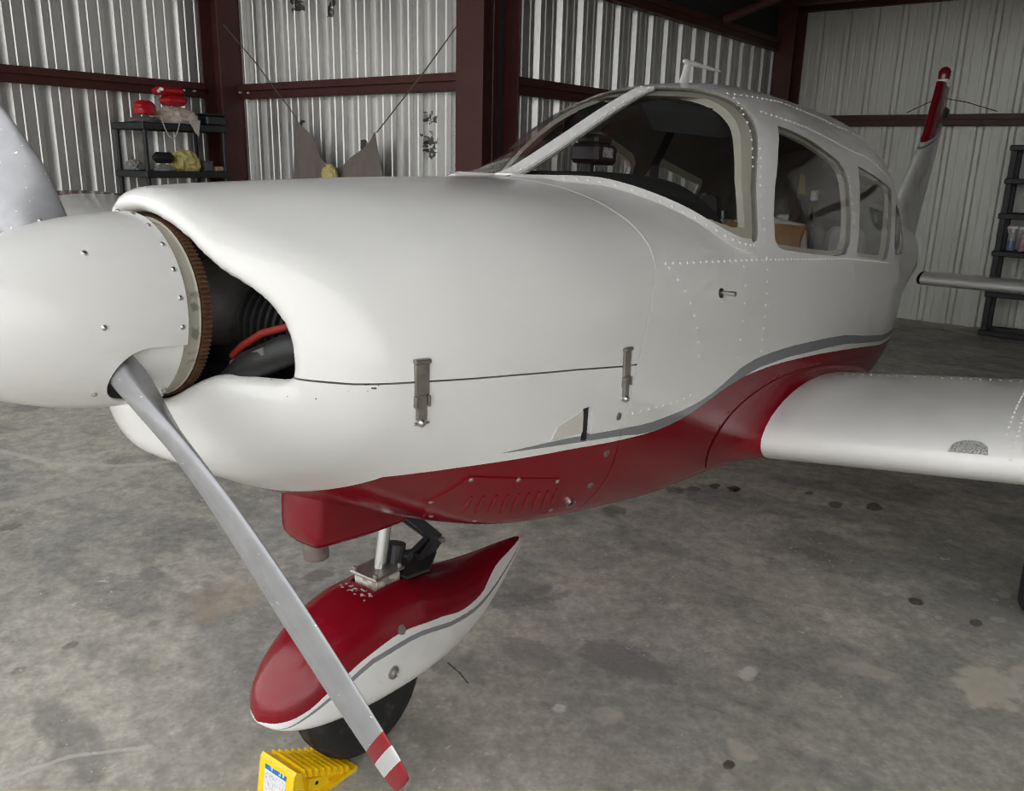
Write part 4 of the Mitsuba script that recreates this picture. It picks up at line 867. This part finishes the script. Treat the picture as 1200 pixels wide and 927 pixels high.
# floor: one slab, its stains and patches are colour
def floor_fn(p, n, uv):
    x, y = p.x, p.y
    a = mikit.fbm(x * 1.1 + 5, y * 1.1, 0.0, 4); b = mikit.fbm(x * 4 + 3, y * 7 + 2 * mikit.noise(x, y), 1.0, 4); g = mikit.fbm(x * 28, y * 28, 2.0, 3)
    c = mikit.mix((.35, .34, .295), (.47, .45, .39), mikit.smoothstep(.3, .7, a))
    c = mikit.mix(c, (.245, .24, .225), mikit.smoothstep(.50, .72, b) * .65)
    c = mikit.mix(c, (.56, .53, .455), mikit.smoothstep(.58, .78, mikit.fbm(x * 2.3 + 9, y * 4.2, 4.0, 4)) * .5)
    c = mikit.mix(c, (.31, .305, .30), mikit.smoothstep(.55, .7, mikit.fbm(x * 1.9 - 4, y * 1.9 + 8, 6.0, 4)) * .5)
    c = c * (.74 + .52 * g) * (.89 + .22 * mikit.noise(x * 95, y * 95, 5.0)) * (.93 + .14 * mikit.noise(x * 230, y * 230, 8.0))
    w = mikit.fbm(x * 22, y * 22, 3.0, 3) - .5; w2 = mikit.fbm(x * 60, y * 60, 3.0, 2) - .5
    for (px, py, r, sy, col, k) in MARKS:
        d = dr.sqrt(dr.square((x - px) / r) + dr.square((y - py) / (r * sy))) + w * .8 + w2 * .4
        c = mikit.mix(c, col, (1 - mikit.smoothstep(.62, 1.04, d)) * k * (.75 + .55 * g))
    fl = mikit.noise(x * 75 + 3, y * 75, 9.0)
    c = dr.select((fl > .935) & (mikit.fbm(x * 3.1, y * 3.1, 12.0) > .52), mi.Color3f(.55, .53, .47), c)
    # long pale tyre scuffs and a crack, each a run of short strokes
    for pts, wid, col, k in SCUFFS:
        d = mi.Float(9.0)
        for (x0, y0), (x1, y1) in zip(pts[:-1], pts[1:]):
            ex, ey = x1 - x0, y1 - y0; t = dr.clip(((x - x0) * ex + (y - y0) * ey) / (ex * ex + ey * ey), 0, 1)
            d = dr.minimum(d, dr.sqrt(dr.square(x - x0 - t * ex) + dr.square(y - y0 - t * ey)))
        d = d / wid + w * .9 + w2 * .6
        c = mikit.mix(c, col, (1 - mikit.smoothstep(.7, 1.1, d)) * k)
    # the slab's sawn joint
    return c
PALE, DARK, WHT = (.50, .465, .395), (.055, .048, .038), (.60, .58, .53)
BLU, MID, PUR, TAN = (.36, .39, .43), (.17, .165, .15), (.19, .18, .185), (.40, .33, .245)
SCUFFS = [([(-3.6, 1.30), (-3.094, 1.344), (-2.714, 1.418), (-2.43, 1.611), (-2.2, 1.95)], .020, (.58, .56, .50), .6), ([(-2.55, .75), (-2.362, 1.03), (-2.275, 1.36), (-2.363, 1.846)], .045, (.52, .50, .44), .45), ([(-.62, .2), (-.595, .274), (-.551, .419), (-.426, .567)], .010, (.58, .57, .53), .6), ([(-.066, 1.34), (-.007, 1.324), (.046, 1.30)], .004, (.06, .055, .05), .8), ([(-.093, 1.918), (-.129, 1.809), (-.229, 1.69)], .03, (.17, .165, .16), .4), ([(-.02, 1.95), (-.05, 1.84), (-.16, 1.71)], .02, (.18, .175, .17), .4)]
MARKS = [(.998,2.683,.028,1.2,DARK,.9),(1.2,2.659,.024,1.33,DARK,.9),(.5,3.413,.036,1.5,DARK,.6),(.652,3.513,.040,1.6,DARK,.7),(.058,3.301,.034,1.37,DARK,.9),(-.03,3.271,.029,1.57,DARK,.7),(-.096,3.173,.037,1.2,DARK,.5),(-.158,3.106,.05,1.12,DARK,.5),(-.266,2.7,.062,1.1,DARK,.45),(.36,3.484,.021,1.66,DARK,.6),(.8,1.446,.016,1.5,DARK,.8),(.604,2.844,.105,.62,MID,.5),(.644,2.998,.145,.61,MID,.4),
 (1.289,2.257,.105,1.27,PALE,.95),(1.363,2.405,.038,1.96,PALE,.8),(.377,2.572,.037,1.63,PALE,.7),(.426,2.45,.029,1.44,PALE,.5),(.688,1.873,.032,1.32,WHT,.8),(.326,1.368,.022,1.06,WHT,.9),(.494,1.629,.015,1.4,BLU,.6),(.451,1.427,.048,.95,PALE,.6),(.143,1.501,.037,.87,PALE,.6),(.809,1.52,.05,.83,PALE,.7),(.217,2.005,.036,1.15,PALE,.5),(.166,2.112,.031,1.02,PALE,.4),(.937,2.124,.109,.65,PALE,.35),(.643,2.516,.128,.86,PALE,.35),(1.008,2.123,.107,.46,PALE,.4),
 (1.247,2.949,.023,1.31,WHT,.95),(1.225,2.883,.016,.9,WHT,.9),(1.261,2.73,.03,.87,WHT,.8),(1.087,2.612,.015,1.27,WHT,.7),(-.932,1.159,.132,1.17,TAN,.35),(-.89,1.046,.071,.82,TAN,.45),(-2.107,.954,.047,.98,DARK,.4),(-.811,1.459,.044,1.85,MID,.6),(-1.039,.517,.02,1.48,DARK,.35),(-1.049,.673,.021,1.26,DARK,.4),(-.968,.913,.019,1.46,DARK,.35),
 (.354,1.687,.188,.5,PUR,.55),(.098,1.543,.135,.5,PUR,.4),(-.142,1.879,.14,.54,MID,.4),(-.076,1.813,.121,.4,MID,.35),(1.202,2.734,.185,1.46,PUR,.45),(.176,1.042,.135,.5,MID,.3)]
mat('floor_concrete', mikit.proc(floor_fn), .55, spec=.35)
add('floor', box((-5.3, DOOR, -.15), (6.7, 9.2, 0)), 'floor_concrete', hang, kind='structure')
mat('apron_concrete', mikit.proc(lambda p, n, uv: mikit.mix((.36, .35, .32), (.46, .45, .41), mikit.fbm(p.x * .9, p.y * .9, 0.0, 4))), .7)
add('ground_apron', box((-60, -120, -.15), (60, DOOR - .002, -.004)), 'apron_concrete', hang, kind='structure')

# ------------------------------------------------------------------ things in the hangar
# black plastic shelf by the left wall
mat('shelf_plastic', (.016, .018, .021), .5)
def shelving(name, label, x0, x1, y0, y1, tiers, post=.035, th=.05, fr=hang):
    k = thing(name, label, 'shelf')
    zt = tiers[-1]
    for x in (x0, x1 - post):
        for y in (y0, y1 - post):
            add('post', box((x + .004, y + .004, 0), (x + post - .004, y + post - .004, zt - .01), .006), 'shelf_plastic', fr, k)
    for z in tiers:
        add('tier', [box((x0 - .012, y0 - .012, z - th), (x1 + .012, y0 + .012, z), .006), box((x0 - .012, y1 - .012, z - th), (x1 + .012, y1 + .012, z), .006), box((x0 - .012, y0, z - th), (x0 + .012, y1, z), .006), box((x1 - .012, y0, z - th), (x1 + .012, y1, z), .006), box((x0, y0, z - .028), (x1, y1, z - .006))], 'shelf_plastic', fr, k)
    return k
SX0, SX1, SY0, SY1, SZ1, SZ2 = -4.985, -4.56, 2.98, 3.66, 1.70, 1.36
shelving('storage_shelf', 'black plastic shelf against the ribbed wall, with a red and beige cover on top', SX0, SX1, SY0, SY1, [.30, .83, SZ2, SZ1])
rng = np.random.default_rng(7)
def cloth_lump(c, size, seed, amp=.28, sub=4, flat=True):
    m = trimesh.creation.icosphere(subdivisions=sub, radius=1.0); v = m.vertices
    f = meshkit.fbm(v * 1.7 + seed * 3.1, 4, seed) - .5; r = np.abs(meshkit.noise(v * 3.2 + seed, seed + 3) - .5) * 2
    v = v * (1 + amp * 2 * f - amp * .7 * r)[:, None]
    v = np.sign(v) * np.abs(v) ** .85
    if flat: v[:, 2] = np.maximum(v[:, 2], -.35)
    v = v * V(size); v = v - [0, 0, v[:, 2].min()] + V(c); return trimesh.Trimesh(v, m.faces, process=False)
mat('cloth_beige', mikit.proc(lambda p, n, uv: mikit.mix((.44, .385, .33), (.58, .52, .45), mikit.fbm(p.x * 14, p.y * 14, p.z * 14))), .85)
mat('cloth_brown', mikit.proc(lambda p, n, uv: mikit.mix((.095, .080, .072), (.15, .128, .115), mikit.fbm(p.x * 18, p.y * 18, p.z * 18))), .9)
mat('vinyl_red', (.42, .008, .018), .35)
mat('cloth_yellow', mikit.proc(lambda p, n, uv: mikit.mix((.48, .40, .13), (.62, .54, .24), mikit.fbm(p.x * 16, p.y * 16, p.z * 16))), .85)
mat('cloth_grey', (.22, .22, .21), .9)
mat('cord_pale', (.50, .48, .43), .8)
mat('wood_tan', (.45, .28, .18), .7)
cv = thing('rolled_cover', 'beige folded cover on top of the black shelf', 'cover')
add('cloth', [cloth_lump((-4.72, 3.33, SZ1 + .004), (.13, .17, .09), 1), hull([(-4.53, 3.33, SZ1 + .012), (-4.53, 3.42, SZ1 + .012), (-4.66, 3.36, SZ1 + .05), (-4.62, 3.42, SZ1 + .09), (-4.53, 3.38, SZ1 + .03)]), hull([(x, y, z) for x in (-4.536, -4.528) for y, z in ((3.33, SZ1 + .02), (3.42, SZ1 + .03), (3.40, SZ1 - .085), (3.375, SZ1 - .06))])], 'cloth_beige', hang, cv, smooth=40)
add('flap', [cloth_lump((-4.68, 3.06, SZ1 + .002), (.11, .11, .03), 3, .15)], 'cloth_brown', hang, cv, smooth=40)
add('cord', tube([(-4.525, 3.10 + .16 * u, SZ1 + .05 - .62 * u * (1 - u)) for u in np.linspace(0, 1, 24)], .004, 6), 'cord_pale', hang, cv)
rp = thing('intake_plug', 'red plug lying highest on the beige cover on the shelf', 'plug', 'red plugs on the shelf')
add('foam', [box((-4.76, 3.17, SZ1 + .202), (-4.62, 3.37, SZ1 + .26), .02)], 'vinyl_red', hang, rp, smooth=40)
add('pull_strap', tube([(-4.63, 3.16, SZ1 + .22), (-4.60, 3.165, SZ1 + .24), (-4.59, 3.175, SZ1 + .23)], .012, 8), 'trim_white', hang, rp, smooth=40)
rp2 = thing('intake_plug', 'red plug under the highest red plug on the shelf', 'plug', 'red plugs on the shelf')
add('foam', [box((-4.76, 3.22, SZ1 + .13), (-4.60, 3.38, SZ1 + .20), .025)], 'vinyl_red', hang, rp2, smooth=40)
rp3 = thing('intake_plug', 'low red plug at the near end of the top shelf above a hanging white cord', 'plug', 'red plugs on the shelf')
add('foam', [cloth_lump((-4.66, 3.06, SZ1 + .055), (.065, .08, .075), 9, .1)], 'vinyl_red', hang, rp3, smooth=40)
bn = thing('storage_bin', 'low black bin at the far end of the top shelf beside the column', 'bin')
add('tub', box((-4.86, 3.53, SZ1 + .001), (-4.61, 3.70, SZ1 + .075), .012), 'black_plastic', hang, bn)
add('lid', box((-4.87, 3.525, SZ1 + .075), (-4.60, 3.705, SZ1 + .09), .006), 'black_plastic', hang, bn)
def single(name, mesh, m, label, cat, fr=hang, smooth=40, group=None): return add(name, mesh, m, fr, smooth=smooth, label=label, category=cat, group=group)
single('yellow_cloth', cloth_lump((-4.70, 3.36, SZ2 + .001), (.10, .11, .12), 11, .42), 'cloth_yellow', 'crumpled yellow cloth on the lower shelf tier', 'cloth')
single('black_pouch', box((-4.70, 3.09, SZ2 + .055), (-4.60, 3.245, SZ2 + .135), .03), 'black_matte', 'black pouch left of the yellow cloth on the shelf', 'pouch')
single('grey_cloth', cloth_lump((-4.64, 3.16, SZ2 + .001), (.06, .075, .035), 13, .3), 'cloth_grey', 'grey cloth under the black pouch on the shelf', 'cloth')
single('grey_cloth', cloth_lump((-4.87, 3.05, SZ2 + .001), (.07, .05, .06), 15, .3), 'cloth_grey', 'grey rag at the near end of the lower shelf tier', 'cloth')
bx_ = thing('small_box', 'small grey box standing on the lower shelf tier right of the yellow cloth', 'box')
mat('box_grey', (.10, .105, .12), .6)
add('carton', box((-4.71, 3.50, SZ2 + .001), (-4.63, 3.57, SZ2 + .07), .004), 'box_grey', hang, bx_); add('flap', box((-4.715, 3.497, SZ2 + .07), (-4.625, 3.573, SZ2 + .076), .002), 'box_grey', hang, bx_)
single('wood_block', box((-4.70, 3.59, SZ2 + .001), (-4.61, 3.66, SZ2 + .035), .006), 'wood_tan', 'tan block at the far end of the lower shelf tier', 'block')
# brown cloth slung between two ropes in front of the recess wall
TY = 3.86
def tarp(pts, seed):
    pg = Polygon(pts); m = trimesh.creation.extrude_polygon(pg, 1.0, engine='earcut').subdivide_to_size(.045, max_iter=12); v = m.vertices.copy(); top = v[:, 2] > .5
    y = TY + .035 * (meshkit.fbm(np.c_[v[:, 0] * 9, v[:, 1] * 1.4, 0 * v[:, 0]], 3, seed) - .5) - .02 * np.sin(v[:, 0] * 22)
    m.vertices = np.c_[v[:, 0], y + np.where(top, .005, 0), v[:, 1]]
    if m.volume < 0: m.invert()
    return m
tp = thing('hanging_tarp', 'grey brown cloth hung up by two ropes below the girt', 'tarp')
mat('tarp_cloth', mikit.proc(lambda p, n, uv: mikit.mix((.15, .125, .11), (.22, .185, .165), mikit.fbm(p.x * 8, p.y * 8, p.z * 3))), .9)
add('cloth', tarp([(-3.945, 1.765), (-3.83, 1.66), (-3.66, 1.48), (-3.57, 1.415), (-3.46, 1.415), (-3.36, 1.47), (-3.22, 1.57), (-3.08, 1.665), (-3.05, 1.52), (-3.01, 1.33), (-3.00, .55), (-4.15, .50), (-4.05, 1.28), (-4.0, 1.5)], 2), 'tarp_cloth', hang, tp, smooth=40)
add('rope', tube([(-3.945, TY, 1.762), (-4.4, TY - .02, 2.18), (-4.72, 3.80, 2.46)], .0045, 6), 'cord_dark', hang, tp); add('rope', tube([(-3.08, TY, 1.662), (-2.6, TY - .04, 2.02), (-2.19, 3.79, 2.36)], .0045, 6), 'cord_dark', hang, tp)
mat('cord_dark', (.10, .095, .085), .8)
single('yellow_rag', cloth_lump((-3.52, 3.80, 1.28), (.075, .04, .115), 21, .3), 'cloth_yellow', 'yellow rag in the middle dip of the hanging brown cloth', 'rag')
# black plastic shelf at the back wall
shelving('storage_shelf', 'tall black plastic shelf at the back wall holding spray bottles', .085, .95, 8.62, 8.93, [.055, .42, .80, 1.14, 1.45, 1.74], post=.06, th=.05)
mat('bottle_clear', mikit.proc(lambda p, n, uv: dr.select(p.z < .893, mi.Color3f(.12, .20, .30), dr.select((p.z > .93) & (p.z < .985), mi.Color3f(.55, .55, .54), mi.Color3f(.36, .38, .38)))), .25, coat=.5)
mat('bottle_pink', mikit.proc(lambda p, n, uv: dr.select((p.z > .925) & (p.z < .96), mi.Color3f(.6, .52, .5), dr.select(p.z > .99, mi.Color3f(.20, .05, .08), mi.Color3f(.42, .22, .24)))), .25, coat=.5)
def bottle(x, y, z, m, label):
    k = thing('spray_bottle', label, 'bottle', 'spray bottles on the back shelf')
    add('bottle', lathe([(0, .03), (.004, .036), (.10, .036), (.135, .026), (.16, .014), (.17, .014)], (x, y, z), (0, 0, 1), 24), m, hang, k, smooth=35)
    add('trigger', [box((x - .05, y - .012, z + .195), (x + .035, y + .012, z + .225), .006), box((x - .012, y - .012, z + .165), (x + .016, y + .012, z + .20), .004), hull([(x - .045, y - .006, z + .195), (x - .03, y + .006, z + .195), (x - .045, y + .006, z + .195), (x - .03, y - .006, z + .195), (x - .04, y, z + .15)])], 'trim_white', hang, k)
SZB = .80
bottle(.20, 8.74, SZB, 'bottle_clear', 'clear spray bottle with blue foot and white trigger on the back shelf')
bottle(.295, 8.74, SZB, 'bottle_pink', 'pink spray bottle beside the clear one on the back shelf')
# yellow wheel chock
CX0, CX1, CY0, CY1, CHh = -.062, .062, .650, .838, .116
mat('chock_yellow', mikit.proc(lambda p, n, uv: mikit.mix((.86, .57, .008), (.74, .47, .008), mikit.smoothstep(.55, .8, mikit.fbm(p.x * 30, p.y * 30, p.z * 30)))), .35, spec=.5)
ck = thing('wheel_chock', 'yellow ribbed wheel chock against the nose wheel', 'wheel chock')
add('body', [hull([(x, s, z) for x in (CX0, CX1) for s, z in ((CY0 - .022, 0), (CY0 - .004, CHh - .012), (CY0 + .004, CHh - .004), (CY0 + .018, CHh - .012), (CY0 + .03, .0))]),
             hull([(x, s, z) for x in (CX0 + .006, CX1 - .022) for s, z in ((CY0 + .01, 0), (CY0 + .01, CHh - .02), (CY1 - .02, .012), (CY1, 0))]),
             hull([(x, s, z) for x in (CX0, CX1) for s, z in ((CY0, 0), (CY1, 0), (CY1 + .004, .010), (CY0, .012))]),
             hull([(x, s, z) for x in (CX1 - .024, CX1 - .012) for s, z in ((CY0 + .05, 0), (CY0 + .045, CHh - .055), (CY0 + .10, .036), (CY0 + .115, 0))])], 'chock_yellow', ident, ck)
for k in range(8):
    u = (k + .6) / 8.4; s0, z0 = CY0 + .016 + u * (CY1 - CY0 - .026), (CHh - .014) * (1 - u) + .010 * u
    add('rib', hull([(x, s, z) for x in (CX0 + .002, CX1 - .004) for s, z in ((s0 - .004, z0 - .012), (s0 + .006, z0 - .016), (s0 + .001, z0 + .008), (s0 + .004, z0 + .007))]), 'chock_yellow', ident, ck)
add('bolt_hole', lathe([(-.002, .005), (.0008, .005)], (CX1 - .012, CY0 + .07, .035), (1, 0, 0), 10), 'black_matte', ident, ck)
def sticker(p, n, uv):
    x, z = p.x, p.z
    c = mi.Color3f(.66, .66, .66); t = mikit.noise(x * 420, z * 190, 1.0)
    c = dr.select((t > .68) & (z < .078), mi.Color3f(.45, .46, .50), c)
    t2 = mikit.noise(x * 260, z * 30, 4.0)
    return dr.select(z > .083, dr.select((t2 > .62) & (z > .086), mi.Color3f(.40, .60, .75), mi.Color3f(.02, .16, .42)), c)
mat('sticker', mikit.proc(sticker), .35)
sl = (CHh - .012) / .018
qd = lambda z: CY0 - .022 + z / sl
add('label_sticker', hull([(x, qd(z) - o, z) for x in (CX0 + .022, CX1 - .026) for z in (.012, .094) for o in (-.001, .0012)]), 'sticker', ident, ck, label='white sticker with a blue top band')
